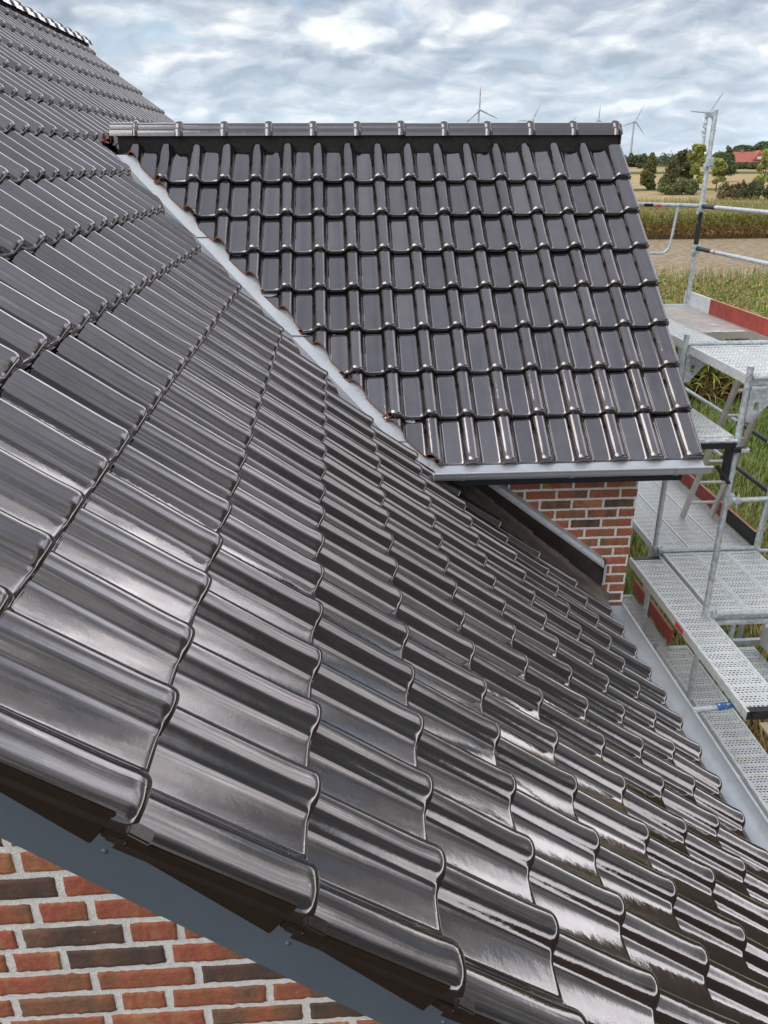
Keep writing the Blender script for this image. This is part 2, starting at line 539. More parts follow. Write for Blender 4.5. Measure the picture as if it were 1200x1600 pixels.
# ------------------------------------------------------------------ roof geometry constants
TH = 0.7045; CT, ST, TT = math.cos(TH), math.sin(TH), math.tan(TH)
W, L = 0.23, 0.35
HR = 0.046                    # height of the roll above the pan
TL = 0.034                    # step from one course to the next
XQ, YQ, ZQ = -0.0227, 5.5883, 1.0879     # gable roof: crest column 0 at the ridge
GZ = -4.5                     # ground level by the house
VAL = 4.307                   # valley line: x + y
RIDX = -2.86                  # main ridge
YFAR = 11.0                   # far verge of the main roof
N1 = np.array([ST, 0, CT]); S1 = np.array([CT, 0, -ST]); U1 = np.array([0, 1., 0])
N2 = np.array([0, -ST, CT]); S2 = np.array([0, -CT, -ST]); U2 = np.array([1., 0, 0])
O1 = np.array([0, 0, 0.]); O2 = np.array([XQ, YQ, ZQ])
PX = np.array([.0, .04, .08, .12, .155, .185, .21, .230, .243, .251, .259, .268, .282, .296, .31, .35, .50, .70, .74, .76, .778, .795, .815, .84, .87, .90, .93, .965, 1.0])
PH = np.array([1.0, 1.01, .98, .91, .80, .66, .48, .28, .12, .05, .03, .07, .11, .06, .0, -.02, -.04, -.02, .01, .055, .08, .14, .30, .53, .71, .835, .91, .97, 1.0])


def prof(x):
    x = np.mod(x, 1.0)
    return np.interp(x, PX, PH)


def softprof(x):
    a = [prof(x+d) for d in (-.02, -.01, 0, .01, .02)]
    return np.where((np.mod(x, 1) > .21) & (np.mod(x, 1) < .32), prof(x), sum(a)/5)


XS = np.concatenate([np.array([.251, .259, .268, .282, .296, .31, .36, .44, .52, .62, .70, .73, .75, .765, .78, .795, .81, .825, .84, .86, .88, .90, .92, .945, .97])-1,
                     np.array([0., .04, .08, .11, .14, .17, .195, .215, .232, .244, .250])])
RE = .016
SS = np.array([-.012, .03, .10, .17, .23, .27, .295, .312, .320, .327, .333, .338, .341, .344, .3465, .3485, .3496, .35])


def tile_patch(xs, hx, s0=SS[0], head=False):
    """local tile: returns (u,s,h) grid with rounded nose, end face and underside; hx = profile in roll heights"""
    ss = SS.copy(); ss[0] = s0
    if head:
        ss = np.concatenate([[s0, s0+.004, s0+.012, s0+.022], [-.03, -.012, .0, .006, .012, .03, .06], ss[ss > .07]])
    rows = []
    for s in ss:
        flare = 1 + .10*np.clip((s-.24)/.10, 0, 1)**2
        hh = hx.copy()
        if head:
            e = np.clip((s-s0)/.022, 0, 1); cap = math.sqrt(max(0., 1-(1-e)**2))
            hh = np.where(hx > .02, hx*cap, hx) - np.where(hx < .15, np.clip((.010-s)/.015, 0, 1)*.6, 0)
        h = HR*(hh*np.where(hx > 0, flare, 1) - 1) + TL*(s/L) - TL
        re_ = RE + .016*np.clip(hx, 0, 1)
        d = np.clip(s-(L-re_), 0, re_)
        h = h - (re_ - np.sqrt(np.maximum(0, re_*re_-d*d)))*.72
        rows.append(np.stack([xs*W, np.full_like(xs, s), h], -1))
    base = rows[-1].copy()
    r1 = base.copy(); r1[:, 2] -= .012; r1[:, 1] += .0015; rows.append(r1)
    r2 = base.copy(); r2[:, 2] -= .014; r2[:, 1] -= .03; rows.append(r2)
    return np.array(rows)          # (ns, nx, 3)


def gridfaces(ns, nx):
    a = np.arange(ns*nx).reshape(ns, nx)
    return np.stack([a[:-1, :-1], a[:-1, 1:], a[1:, 1:], a[1:, :-1]], -1).reshape(-1, 4)


def to_world(p, O, U, S, N, j, i, jit=True):
    q = p.copy()
    if jit:
        q[..., 2] += RNG.normal(0, .0011) + (q[..., 1]-.17)*RNG.normal(0, .007) + (q[..., 0]+.08)*RNG.normal(0, .007)
        q[..., 1] += RNG.normal(0, .0012)
    u = q[..., 0] + j*W; s = q[..., 1] + (i-1)*L
    return O + u[..., None]*U + s[..., None]*S + q[..., 2][..., None]*N


def tile_field(cells, O, U, S, N, heads=()):
    """cells: list of (j,i) with i = index of the course end. Returns V,F,UV and per-tile slices"""
    base = tile_patch(XS, softprof(XS)); hd = tile_patch(XS, softprof(XS), -.062, True)
    V, F, UVs, tiles = [], [], [], []
    off = 0
    for j, i in cells:
        p = hd if (j, i) in heads else base
        w = to_world(p, O, U, S, N, j, i)
        ns, nx = w.shape[:2]
        f = gridfaces(ns, nx) + off
        uv = np.stack([p[..., 0] + W*RNG.integers(0, 170), p[..., 1] + RNG.uniform(0, 40)], -1).reshape(-1, 2)
        V.append(w.reshape(-1, 3)); F.append(f); UVs.append(uv)
        tiles.append((off, ns*nx, len(f))); off += ns*nx
    return np.concatenate(V), np.concatenate(F), np.concatenate(UVs)


def field_object(name, cells, O, U, S, N, parent, cuts, heads=()):
    """cuts: list of planes sets; a tile is kept whole, dropped or bisected. cuts = function(points)->signed value (>0 keep), plane"""
    inside_fn, planes_fn = cuts
    whole, split = [], []
    for j, i in cells:
        c = np.array([[(j-.75)*W, (i-1)*L], [(j+.25)*W, (i-1)*L], [(j-.75)*W, i*L], [(j+.25)*W, i*L]])
        pts = O + c[:, :1]*U + c[:, 1:]*S
        st = inside_fn(pts)
        if st == 1:
            whole.append((j, i))
        elif st == 0:
            split.append((j, i))
    V, F, UV = tile_field(whole, O, U, S, N, heads)
    cutbm = BM()
    if split:
        for cell in split:
            v, f, uv = tile_field([cell], O, U, S, N, heads)
            c = v.mean(0)
            for plane_co, plane_no, keepfn in planes_fn(c):
                b = BM()
                vs = [b.verts.new(p) for p in v]
                ul = b.loops.layers.uv.new('UVMap')
                for q in f:
                    fc = b.faces.new([vs[k] for k in q])
                    for lp, k in zip(fc.loops, q):
                        lp[ul].uv = uv[k]
                for co, no in zip(plane_co, plane_no):
                    r = bmesh.ops.bisect_plane(b, geom=b.verts[:]+b.edges[:]+b.faces[:], plane_co=co, plane_no=no, clear_outer=True)
                    ce = [e for e in r['geom_cut'] if isinstance(e, bmesh.types.BMEdge)]
                    if keepfn:
                        for e in ce:
                            if not e.is_valid:
                                continue
                            pa, pb = e.verts[0].co.copy(), e.verts[1].co.copy()
                            nn = Vector(N)*.012; o_ = Vector(no).normalized()*.0025
                            cutbm.faces.new([cutbm.verts.new(x) for x in (pa+o_+nn*.08, pb+o_+nn*.08, pb+o_-nn, pa+o_-nn)])
                if len(b.faces) == 0:
                    b.free(); continue
                b.verts.index_update()
                bv = np.array([x.co[:] for x in b.verts])
                buv = np.zeros((len(bv), 2))
                tri = bmesh.ops.triangulate(b, faces=[x for x in b.faces if len(x.verts) != 4])
                b.verts.index_update()
                ff = []
                for x in b.faces:
                    ids = [w.index for w in x.verts]
                    for lp in x.loops:
                        buv[lp.vert.index] = lp[ul].uv
                    ff.append(ids if len(ids) == 4 else ids+[ids[0]])
                b.free()
                # triangles are stored as tiny-degenerate quads: insert a midpoint vertex instead
                extra, q4 = [], []
                for ids in ff:
                    if ids[0] == ids[-1]:
                        a_, b_, c_ = ids[:3]
                        mid = len(bv)+len(extra)
                        extra.append(((bv[a_]+bv[c_])/2, (buv[a_]+buv[c_])/2))
                        q4.append([a_, b_, c_, mid])
                    else:
                        q4.append(ids)
                if extra:
                    bv = np.concatenate([bv, np.array([e[0] for e in extra])]); buv = np.concatenate([buv, np.array([e[1] for e in extra])])
                F = np.concatenate([F, np.array(q4)+len(V)]); V = np.concatenate([V, bv]); UV = np.concatenate([UV, buv])
    o = npmesh(name, V, F, 'glazed_tile', parent, ANCH[parent.name], uv=UV, smooth=38)
    return o, cutbm


# ================================================================== HOUSE
house = thing('house', 'new brick house with glossy dark brown tiled main roof and cross gable', 'house', (0, 0, GZ))

CUT1, CUT2 = 3.955, 4.385     # where the tiles stop left and right of the valley
WALLY = 3.60                  # brick wall under the gable eave
CREST_FAR = RIDX              # main roof reaches up to here


def main_inside(p):
    x, y = p[:, 0], p[:, 1]
    front = (x + y < CUT1) & (y <= YQ)
    back = (x - y < CUT1 - 2*YQ) & (y > YQ)
    low = (y < 3.58)
    k = front | back | low | (x < -1.36)
    return 1 if k.all() else (-1 if not k.any() else 0)


def main_planes(c):
    r2 = math.sqrt(.5)
    v = ((CUT1, 0, 0), (1, 1, 0)); bk = ((CUT1-2*YQ, 0, 0), (1, -1, 0))
    if c[0] < -1.15 and abs(c[1]-YQ) < .7:
        t_ = ((-1.36, 0, 0), (1, 0, 0))
        return [([t_[0]], [t_[1]], True), ([t_[0], (v if c[1] < YQ else bk)[0]], [(-1, 0, 0), (v if c[1] < YQ else bk)[1]], True)]
    if c[1] > YQ:
        return [([bk[0]], [bk[1]], False)]
    if c[0] < .25:
        return [([v[0]], [v[1]], True)]
    lowp = ((0, 3.58, 0), (0, 1, 0))
    # part in front of the valley, plus the part beyond it but still in front of the wall
    return [([v[0]], [v[1]], True), ([lowp[0], v[0]], [lowp[1], (-1, -1, 0)], False)]


imin = -int(round((-RIDX/CT)/L)) + 1
cells = [(j, i) for i in range(imin, 9) for j in range(1, int(YFAR/W)+1)]
main_roof, cut_main = field_object('main_roof', cells, O1, U1, S1, N1, house, (main_inside, main_planes))
o = obj('cut_tile_edge', cut_main, 'raw_clay', main_roof)


def gab_inside(p):
    k = (p[:, 0] + p[:, 1] > CUT2)
    return 1 if k.all() else (-1 if not k.any() else 0)


cells2 = [(m, k) for k in range(1, 9) for m in range(-8, 11)]
gable_roof, cut_gab = field_object('gable_roof', cells2, O2, U2, S2, N2, house,
                                   (gab_inside, lambda c: [([(CUT2, 0, 0)], [(-1, -1, 0)], True)]), set((m, 1) for m in range(-8, 11)))
obj('cut_tile_edge', cut_gab, 'raw_clay', gable_roof)

# roof deck under the tiles (dark underlay and battens), both wings, both slopes
b = BM()
dk = -.105
ze = -2.06/CT
for sgn in (1,):
    p = [Vector(O1 + U1*y + S1*s + N1*dk) for y, s in ((.0, RIDX/CT), (YFAR-.05, RIDX/CT), (YFAR-.05, 2.02/CT), (.0, 2.02/CT))]
    b.faces.new([b.verts.new(q) for q in p])
    # far slope of the main roof
    p2 = [Vector((2*RIDX - q.x, q.y, q.z)) for q in p]
    b.faces.new([b.verts.new(q) for q in p2[::-1]])
obj('roof_underlay', b, 'underlay', main_roof)
b = BM()
kk = lambda x, k, h: Vector(O2 + U2*(x-XQ) + S2*k*L + N2*h)
x0 = lambda k: VAL - (YQ - k*L*CT) + .05
for k0, k1 in [(a*.5, a*.5+.5) for a in range(0, 16)]:
    b.faces.new([b.verts.new(q) for q in (kk(x0(k0), k0, dk), kk(x0(k1), k1, dk), kk(2.56, k1, dk), kk(2.56, k0, dk))])
    q = [Vector((v.x, 2*(YQ+.19) - v.y, v.z + .03)) for v in (kk(x0(k0), k0, dk), kk(x0(k1), k1, dk), kk(2.58, k1, dk), kk(2.58, k0, dk))]
    b.faces.new([b.verts.new(v) for v in q[::-1]])
obj('roof_underlay', b, 'underlay', gable_roof)

# ---- verge tiles of the main roof (roll with a flap hanging over the gable)
def verge_tile_main():
    th = np.linspace(0, math.pi/2, 7)
    xs = np.concatenate([-.020 - .054*np.sin(th[::-1]), [-.014, -.008, -.003], np.array([.02, .06, .10, .135, .165, .19, .21, .228, .242, .2505])*W - .012*np.linspace(1, 0, 10)])
    hx = np.concatenate([1 - (1-np.cos(th[::-1]))*.98, [1., 1., 1.], softprof(np.array([.02, .06, .10, .135, .165, .19, .21, .228, .242, .2505]))])
    p = tile_patch(xs/W, hx)
    V = [to_world(p, O1, U1, S1, N1, 0, 1, False).reshape(-1, 3)]; F = [gridfaces(*p.shape[:2])]
    uv = [np.stack([p[..., 0], p[..., 1]], -1).reshape(-1, 2)]
    bm = BM()
    vs = [bm.verts.new(q) for q in V[0]]; ul = bm.loops.layers.uv.new('UVMap')
    for q in F[0]:
        f = bm.faces.new([vs[k] for k in q])
        for lp, k in zip(f.loops, q):
            lp[ul].uv = uv[0][k]
    # flap
    def P(y, s, h):
        return Vector(O1 + U1*y + S1*s + N1*h)
    fl = BM()
    a0, a1 = -.012, L-.042
    t0, t1 = -TL, 0.
    for (ya, yb) in ((-.072, -.060),):
        pts = []
        for s, t, hb_ in ((a0-.03, t0, -.073), (a1, t1, -.097)):
            pts.append([P(ya, s, t-.016), P(ya, s, hb_), P(yb, s, hb_), P(yb, s, t-.016)])
        A, B = [[fl.verts.new(q) for q in r] for r in pts]
        for k in range(4):
            fl.faces.new((A[k], B[k], B[(k+1) % 4], A[(k+1) % 4]))
        fl.faces.new(B[::-1]); fl.faces.new(A)
    A = [[fl.verts.new(P(y, s, h)) for y, h in ((-.084, -.044), (-.084, -.030), (-.058, -.024), (-.058, -.038))] for s in (-.014, .030)]
    for k in range(4):
        fl.faces.new((A[0][k], A[1][k], A[1][(k+1) % 4], A[0][(k+1) % 4]))
    fl.faces.new(A[0][::-1]); fl.faces.new(A[1])
    bmesh.ops.bevel(fl, geom=fl.edges[:], offset=.003, segments=2, affect='EDGES')
    bmesh.ops.recalc_face_normals(fl, faces=fl.faces[:])
    # raw nib at the head of the roll
    nb = BM()
    A = P(-.074, .012, -.052); B_ = P(-.060, .055, -.040)
    box(nb, (min(A.x, B_.x), -.076, min(A.z, B_.z)), (max(A.x, B_.x), -.058, max(A.z, B_.z)), .002)
    return bm, fl, nb


bm, fl, nb = verge_tile_main()
vt = obj('verge_tile', bm, 'glazed_tile', main_roof, tuple(O1), 38)
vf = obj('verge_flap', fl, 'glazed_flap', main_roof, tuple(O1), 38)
nb.free()
# join the flap into the tile so that each verge tile is one mesh
def join_mesh(dst, src):
    bm = BM(); bm.from_mesh(dst.data); n0 = len(bm.faces)
    bm.from_mesh(src.data)
    bm.faces.ensure_lookup_table()
    for f in bm.faces[n0:]:
        f.material_index = 1
    bm.to_mesh(dst.data); bm.free()
    dst.data.materials.append(src.data.materials[0])
    for p in dst.data.polygons:
        p.use_smooth = True
    dst.data.set_sharp_from_angle(angle=math.radians(38))
    bpy.data.objects.remove(src)


join_mesh(vt, vf)
# the template sits at course end i = 1 in local terms (i-1 = 0 offset): shift to each course
base_shift = Vector(S1*0)
vt.location = vt.location + Vector(S1*(-L)); ANCH[vt.name] = ANCH[vt.name] + Vector(S1*(-L))
for i in range(imin, 9):
    if i != 0:
        copy_to(vt, S1*(L*i) + N1*RNG.normal(0, .001), main_roof)


# ---- verge tiles of the gable roof (right-hand edge)
def verge_tile_gable():
    xe = 2.588 - (XQ + 10*W)      # edge measured from crest column 10
    th = np.linspace(0, math.pi/2, 7)
    xa = np.concatenate([XS[:25] + 1, [1.0]])*W
    xs = np.concatenate([xa, [1.05*W, 1.12*W], xe - .03 + .03*np.sin(th)])
    hx = np.concatenate([softprof(xa[:-1]/W), [1., 1., 1.], 1 - (1-np.cos(th))*.8])
    p = tile_patch(xs/W, hx)
    w = to_world(p, O2, U2, S2, N2, 10, 1, False).reshape(-1, 3)
    bm = BM(); vs = [bm.verts.new(q) for q in w]; ul = bm.loops.layers.uv.new('UVMap')
    uv = np.stack([p[..., 0], p[..., 1]], -1).reshape(-1, 2)
    for q in gridfaces(*p.shape[:2]):
        f = bm.faces.new([vs[k] for k in q])
        for lp, k in zip(f.loops, q):
            lp[ul].uv = uv[k]
    fl = BM()

    def P(x, s, h):
        return Vector(O2 + U2*(x-XQ) + S2*s + N2*h)
    pts = []
    for s, t in ((-.01, -TL), (L-.004, 0.)):
        pts.append([P(2.575, s, t-.03), P(2.575, s, t-.13), P(2.589, s, t-.13), P(2.589, s, t-.03)])
    A, B = [[fl.verts.new(q) for q in r] for r in pts]
    for k in range(4):
        fl.faces.new((A[k], B[k], B[(k+1) % 4], A[(k+1) % 4]))
    fl.faces.new(B[::-1]); fl.faces.new(A)
    bmesh.ops.recalc_face_normals(fl, faces=fl.faces[:])
    return bm, fl


bm, fl = verge_tile_gable()
vg = obj('verge_tile', bm, 'glazed_tile', gable_roof, tuple(O2), 38)
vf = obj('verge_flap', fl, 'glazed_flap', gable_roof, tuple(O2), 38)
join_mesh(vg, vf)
for k in range(2, 9):
    copy_to(vg, S2*(L*(k-1)) + N2*RNG.normal(0, .001), gable_roof)

# ---- ridge tiles
def ridge_tile(axis, ln):
    """profile: rounded cap over a flat flange, collar at one end; built along +axis from the origin"""
    bm = BM()
    ul = bm.loops.layers.uv.new('UVMap')
    def ring(t, g):
        pts = []
        pts += [(-.108-g, -.058), (-.099-g, -.036+g*.4), (-.090-g, -.018+g*.5), (-.078-g, -.010+g*.6), (-.066-g, -.008+g*.6), (-.062-g, .002+g*.4)]
        for q in np.linspace(math.pi*.97, math.pi*.03, 13):
            pts.append((math.cos(q)*(.060+g), .004+math.sin(q)*(.032+g)))
        pts += [(.062+g, .002+g*.4), (.066+g, -.008+g*.6), (.078+g, -.010+g*.6), (.090+g, -.018+g*.5), (.099+g, -.036+g*.4), (.108+g, -.058)]
        return [bm.verts.new((t, a, c) if axis == 'x' else (a, t, c)) for a, c in pts]
    st = [(0, 0.), (.01, .0), (ln-.062, .0), (ln-.060, .006), (ln-.052, .013), (ln-.034, .016), (ln-.014, .014), (ln-.003, .007), (ln, .0), (ln+.012, -.004)]
    rs = [ring(t, g) for t, g in st]
    for (A, B), ((ta, _), (tb, _)) in zip(zip(rs, rs[1:]), zip(st, st[1:])):
        for k in range(len(A)-1):
            f = bm.faces.new((A[k], A[k+1], B[k+1], B[k]))
            for lp, (uu, vv) in zip(f.loops, ((k*.02, ta), (k*.02+.02, ta), (k*.02+.02, tb), (k*.02, tb))):
                lp[ul].uv = (uu, vv)
    bmesh.ops.recalc_face_normals(bm, faces=bm.faces[:])
    f = bm.faces
    return bm


# gable ridge, along x, collars at the measured spacing
rt = ridge_tile('x', .3390)
RZ2 = 1.197
bmesh.ops.translate(rt, verts=rt.verts, vec=(2.588-.3390, YQ+.19, RZ2))
r0 = obj('ridge_tile', rt, 'glazed_ridge', gable_roof, (2.588-.339, YQ+.19, RZ2), 40)
for k in range(1, 12):
    c_ = copy_to(r0, (-.3395*k, 0, RNG.normal(0, .0015)), gable_roof)
    if k == 11:
        c_.scale.x = .62; c_.location.x += .339*.38
b = BM()
box(b, (-1.30, YQ+.10, 1.0), (2.575, YQ+.27, 1.16)); obj('ridge_batten', b, 'underlay', gable_roof)
b = BM()
cap = [(YQ+.19+a_, c_) for a_, c_ in ((-.09, 1.135), (-.09, 1.07), (.09, 1.07), (.09, 1.135), (.075, 1.19), (.04, 1.222), (.0, 1.232), (-.04, 1.222), (-.075, 1.19))]
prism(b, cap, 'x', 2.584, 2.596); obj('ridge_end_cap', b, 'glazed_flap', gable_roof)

# main ridge, along y
RZ1 = -RIDX*TT - .005
rt = ridge_tile('y', .3390)
bmesh.ops.translate(rt, verts=rt.verts, vec=(RIDX, YFAR-.339, RZ1))
r1 = obj('ridge_tile', rt, 'glazed_ridge', main_roof, (RIDX, YFAR-.339, RZ1), 40)
for k in range(1, 33):
    copy_to(r1, (0, -.3395*k, RNG.normal(0, .0015)), main_roof)
b = BM(); box(b, (RIDX-.07, .1, RZ1-.16), (RIDX+.07, YFAR-.03, RZ1-.03)); obj('ridge_batten', b, 'underlay', main_roof)

# ---- valley flashing: bright zinc lying in both slopes
b = BM()
rowsA = []
for t in np.linspace(0, 1, 12):
    y = 5.62 - t*(5.62-3.42); xv = VAL - y
    zc = -xv*TT
    hv = -.082/CT
    row = []
    for dx, side in ((-.42, 1), (-.1, 1), (0.0, 0), (.10, 2), (.30, 2)):
        if side == 2:
            xx = xv + dx*min(1., max(.15, (y-3.42)/.4)); row.append((xx, y, ZQ - (YQ - y)*TT + hv))
        else:
            xx = xv + dx; row.append((xx, y, -xx*TT + hv))
    rowsA.append(row)
sheet(b, rowsA)
vf_ = obj('valley_flashing', b, 'zinc', house, None, 20)
for yq_ in (4.98, 4.30, 3.66):
    b = BM()
    xv = VAL - yq_
    rows_ = []
    for dy in (0., -.012):
        rows_.append([(xv-.42-dy*.5, yq_+dy, -(xv-.42)*TT-.082/CT+.002), (xv-dy, yq_+dy, -xv*TT-.082/CT+.003), (xv+.3, yq_+dy, ZQ-(YQ-yq_-dy)*TT-.082/CT+.002)])
    sheet(b, rows_)
    obj('seam', b, 'zinc', vf_)

# ---- eaves of the gable roof: fascia, drip sheet, half-round gutter with straps
b = BM()
EY = YQ - 8*L*CT; EZ = ZQ - 8*L*ST             # crest end of the lowest course
box(b, (.99, EY+.03, EZ-.178), (2.47, EY+.055, EZ-.075), .002)
box(b, (1.0, EY+.056, EZ-.176), (2.46, 3.70, EZ-.16))
obj('fascia_board', b, 'anthracite_paint', house)
b = BM()
sheet(b, [[(.86, EY+.10, EZ-.012), (2.585, EY+.10, EZ-.012)], [(.86, EY+.02, EZ-.052), (2.585, EY+.02, EZ-.052)], [(.86, EY-.028, EZ-.074), (2.585, EY-.028, EZ-.074)], [(.86, EY-.034, EZ-.09), (2.585, EY-.034, EZ-.09)]])
obj('drip_sheet', b, 'zinc', house)


def half_gutter(axis, a, b_, cx, cz, r, name, parent, near_sign):
    """near_sign: direction (in the cross axis) of the front bead"""
    bm = BM()
    q = np.linspace(math.pi, 2*math.pi - (.62 if axis == 'x' else 0), 17)
    cr = [(cx + math.cos(t)*r, cz + math.sin(t)*r) for t in q]
    inn = [(cx + math.cos(t)*(r-.004), cz + math.sin(t)*(r-.004)) for t in q[::-1]]
    def P(c, t):
        return (t, c[0], c[1]) if axis == 'x' else (c[0], t, c[1])
    for prof_ in (cr, inn):
        rows = [[P(c, t) for c in prof_] for t in np.linspace(a, b_, 8)]
        sheet(bm, rows)
    # end plates
    for t in (a, b_):
        bm.faces.new([bm.verts.new(P(c, t)) for c in cr])
    bx = cx + near_sign*r
    tube(bm, [P((bx, cz+.006), a), P((bx, cz+.006), b_)], .0085, 10)
    tube(bm, [P(cr[-1] if axis == 'x' else cr[0], a), P(cr[-1] if axis == 'x' else cr[0], b_)], .003, 6)
    bmesh.ops.recalc_face_normals(bm, faces=bm.faces[:])
    return obj(name, bm, 'zinc', parent, None, 50)


GCY, GCZ, GR = EY-.080, EZ-.036, .056
gut = half_gutter('x', .875, 2.575, GCY, GCZ, GR, 'gutter', house, -1)
for gx in (1.05, 1.715, 2.365):
    b = BM()
    q = np.linspace(math.pi*.97, 2*math.pi*.90, 15)
    rows = [[(gx+d, GCY+math.cos(t)*(GR+.004), GCZ+math.sin(t)*(GR+.004)) for t in q] for d in (-.013, .013)]
    sheet(b, rows)
    tube(b, [(gx-.013, GCY-GR, GCZ+.006), (gx+.013, GCY-GR, GCZ+.006)], .0115, 10)
    obj('gutter_strap', b, 'zinc', gut, None, 40)

# ---- main eaves gutter
MX = 8*L*CT; MZ = -8*L*ST
gut2 = half_gutter('y', -.15, 3.66, MX+.080, MZ-.100, .064, 'gutter', house, 1)
for gy in (.6, 1.25, 1.95, 2.75, 3.35):
    b = BM()
    q = np.linspace(math.pi*1.02, 2*math.pi, 15)
    sheet(b, [[(MX+.080+math.cos(t)*.068, gy+d, MZ-.100+math.sin(t)*.068) for t in q] for d in (-.013, .013)])
    tube(b, [(MX+.144, gy-.013, MZ-.094), (MX+.144, gy+.013, MZ-.094)], .0115, 10)
    obj('gutter_strap', b, 'zinc', gut2, None, 40)

# ---- barge metal along the verge
def PV(y, s, h):
    return Vector(O1 + U1*y + S1*s + N1*h)


b = BM()
ss_ = np.linspace(-4.2, 3.0, 10)
for y0, y1, h0, h1 in ((.045, .055, -.06, -.297), (.055, .13, -.285, -.297)):
    A = [[b.verts.new(PV(y, s, h)) for y, h in ((y0, h0), (y0, h1), (y1, h1), (y1, h0))] for s in (ss_[0], ss_[-1])]
    for k in range(4):
        b.faces.new((A[0][k], A[1][k], A[1][(k+1) % 4], A[0][(k+1) % 4]))
    b.faces.new(A[0][::-1]); b.faces.new(A[1])
bmesh.ops.recalc_face_normals(b, faces=b.faces[:])
barge = obj('barge_board', b, 'barge_metal', house)
sb = BM()
p0 = PV(.045, .026, -.2185)
bmesh.ops.create_uvsphere(sb, u_segments=12, v_segments=8, radius=.0058, matrix=Matrix.Translation(p0) @ Matrix.Scale(.6, 4, (0, 1, 0)))
s0 = obj('screw', sb, 'barge_metal', barge, tuple(p0), 60)
for k in range(-3, 6):
    if k:
        copy_to(s0, S1*(.4075*k), barge)

# ---- brick walls -------------------------------------------------
def brick_wall(name, plane_y, zrow0, course, rng_x, zlo, rooftop, seed, parent, blen, first_heads=.18, phase=0.0, axis='y', endcap=None):
    """bricks laid in a running/wild bond as real bricks over a mortar bed"""
    rg = np.random.default_rng(seed)
    V, F, T = [], [], []
    off = 0
    nx, nz = 19, 7
    gx = np.concatenate([[0, .016], np.linspace(.06, .94, nx-4), [.984, 1]]); gz = np.array([0, .05, .2, .5, .8, .95, 1])
    row = 0
    z = zrow0
    joint = .0155
    while z > zlo:
        x = rng_x[0] - (blen*.5 if row % 2 else 0) - blen + phase + (rg.uniform(-.05, .05) if first_heads else 0)
        while x < rng_x[1]:
            ln = blen if rg.random() > first_heads else blen*.5
            x0_, x1_ = max(x + joint*.5, rng_x[0]), x + ln - joint*.5
            x += ln
            x1_ = min(x1_, rng_x[1]); 
            if x1_ < rng_x[0] or x1_ - x0_ < .015:
                continue
            zt, zb = z - joint*.5, z - course + joint*.5
            if zt > rooftop(x1_) - .0:
                continue
            X, Z = np.meshgrid(x0_ + gx*(x1_-x0_), zb + gz*(zt-zb), indexing='ij')
            ed = np.minimum(np.minimum((X-x0_), (x1_-X)), np.minimum((Z-zb), (zt-Z)))
            Y = np.full_like(X, plane_y) - .0 + np.where(ed < 1e-6, .0036, 0) + rg.normal(0, .0009, X.shape) - abs(rg.normal(0, .001))
            edge = ed < 1e-6
            X = X + np.where(edge, rg.normal(0, .0010, X.shape), 0); Z = Z + np.where(edge, rg.normal(0, .0010, X.shape), 0)
            P = np.stack([X, Y, Z], -1) if axis == 'y' else np.stack([-Y, X, Z], -1)
            V.append(P.reshape(-1, 3))
            f = gridfaces(nx, nz) + off
            F.append(f if axis == 'y' else f)
            tone = np.clip(rg.choice([.12, .25, .45, .62, .72, .85], p=[.03, .11, .16, .30, .25, .15]) + rg.normal(0, .04), 0, 1)
            T.append(np.tile([tone, rg.random(), 0], (nx*nz, 1)))
            off += nx*nz
        z -= course; row += 1
    return np.concatenate(V), np.concatenate(F), np.concatenate(T)


def wall_object(name, bricks, backs, parent):
    V, F, T = bricks
    nb_ = len(F)
    bv = []; bf = []
    for quad in backs:
        k = len(V) + len(bv)
        bv += quad; bf.append([k, k+1, k+2, k+3])
    V = np.concatenate([V, np.array(bv, float)]); F = np.concatenate([F, np.array(bf)])
    T = np.concatenate([T, np.zeros((len(bv), 3))])
    return npmesh(name, V, F, ['brick', 'mortar'], parent, ANCH[parent.name], midx=[0]*nb_+[1]*len(bf), attr=T)


GW = .118
roofz = lambda x: -x*TT - .22
br = brick_wall('brick_wall', GW, -.2376+.0695*4-.012, .0687, (-2.2, 1.6), -2.2, roofz, 9, house, .212, .22, .06)
mort = []
for xa, xb in ((-4.4, -2.0), (-2.0, 0.0), (0.0, 2.02)):
    mort.append([(xa, GW+.0024, GZ), (xb, GW+.0024, GZ), (xb, GW+.0024, -xb*TT-.2), (xa, GW+.0024, -xa*TT-.2 if xa > -4 else -xb*TT-.2)])
mort.append([(2.02, GW+.0024, GZ), (2.02, 3.70, GZ), (2.02, 3.70, -1.95), (2.02, GW+.0024, -1.95)])
wall_object('brick_wall', br, mort, house)
WY = 3.68
brf = brick_wall('brick_wall', WY, -.957+.0717*1, .0717, (.9, 2.278), -2.2, lambda x: 9, 11, house, .214, .0, -.02)
# returning gable-end wall of the cross wing
brs = brick_wall('brick_wall', -2.278, -.957+.0717*1, .0717, (3.69, 5.2), -2.2, lambda x: 9, 12, house, .214, .0, .0, 'x')
mort = [[(.8, WY+.0024, GZ), (2.2756, WY+.0024, GZ), (2.2756, WY+.0024, -.875), (.8, WY+.0024, -.875)],
        [(2.2756, WY+.0024, GZ), (2.2756, 7.5, GZ), (2.2756, 7.5, -.90), (2.2756, WY+.0024, -.875)],
        [(2.2756, WY+.0024, -.875), (2.2756, 7.5, -.90), (2.2756, 5.7, .92), (2.2756, 5.5, .92)]]
off = len(brf[0])
wall_object('brick_wall', (np.concatenate([brf[0], brs[0]]), np.concatenate([brf[1], brs[1]+off]), np.concatenate([brf[2], brs[2]])), mort, house)

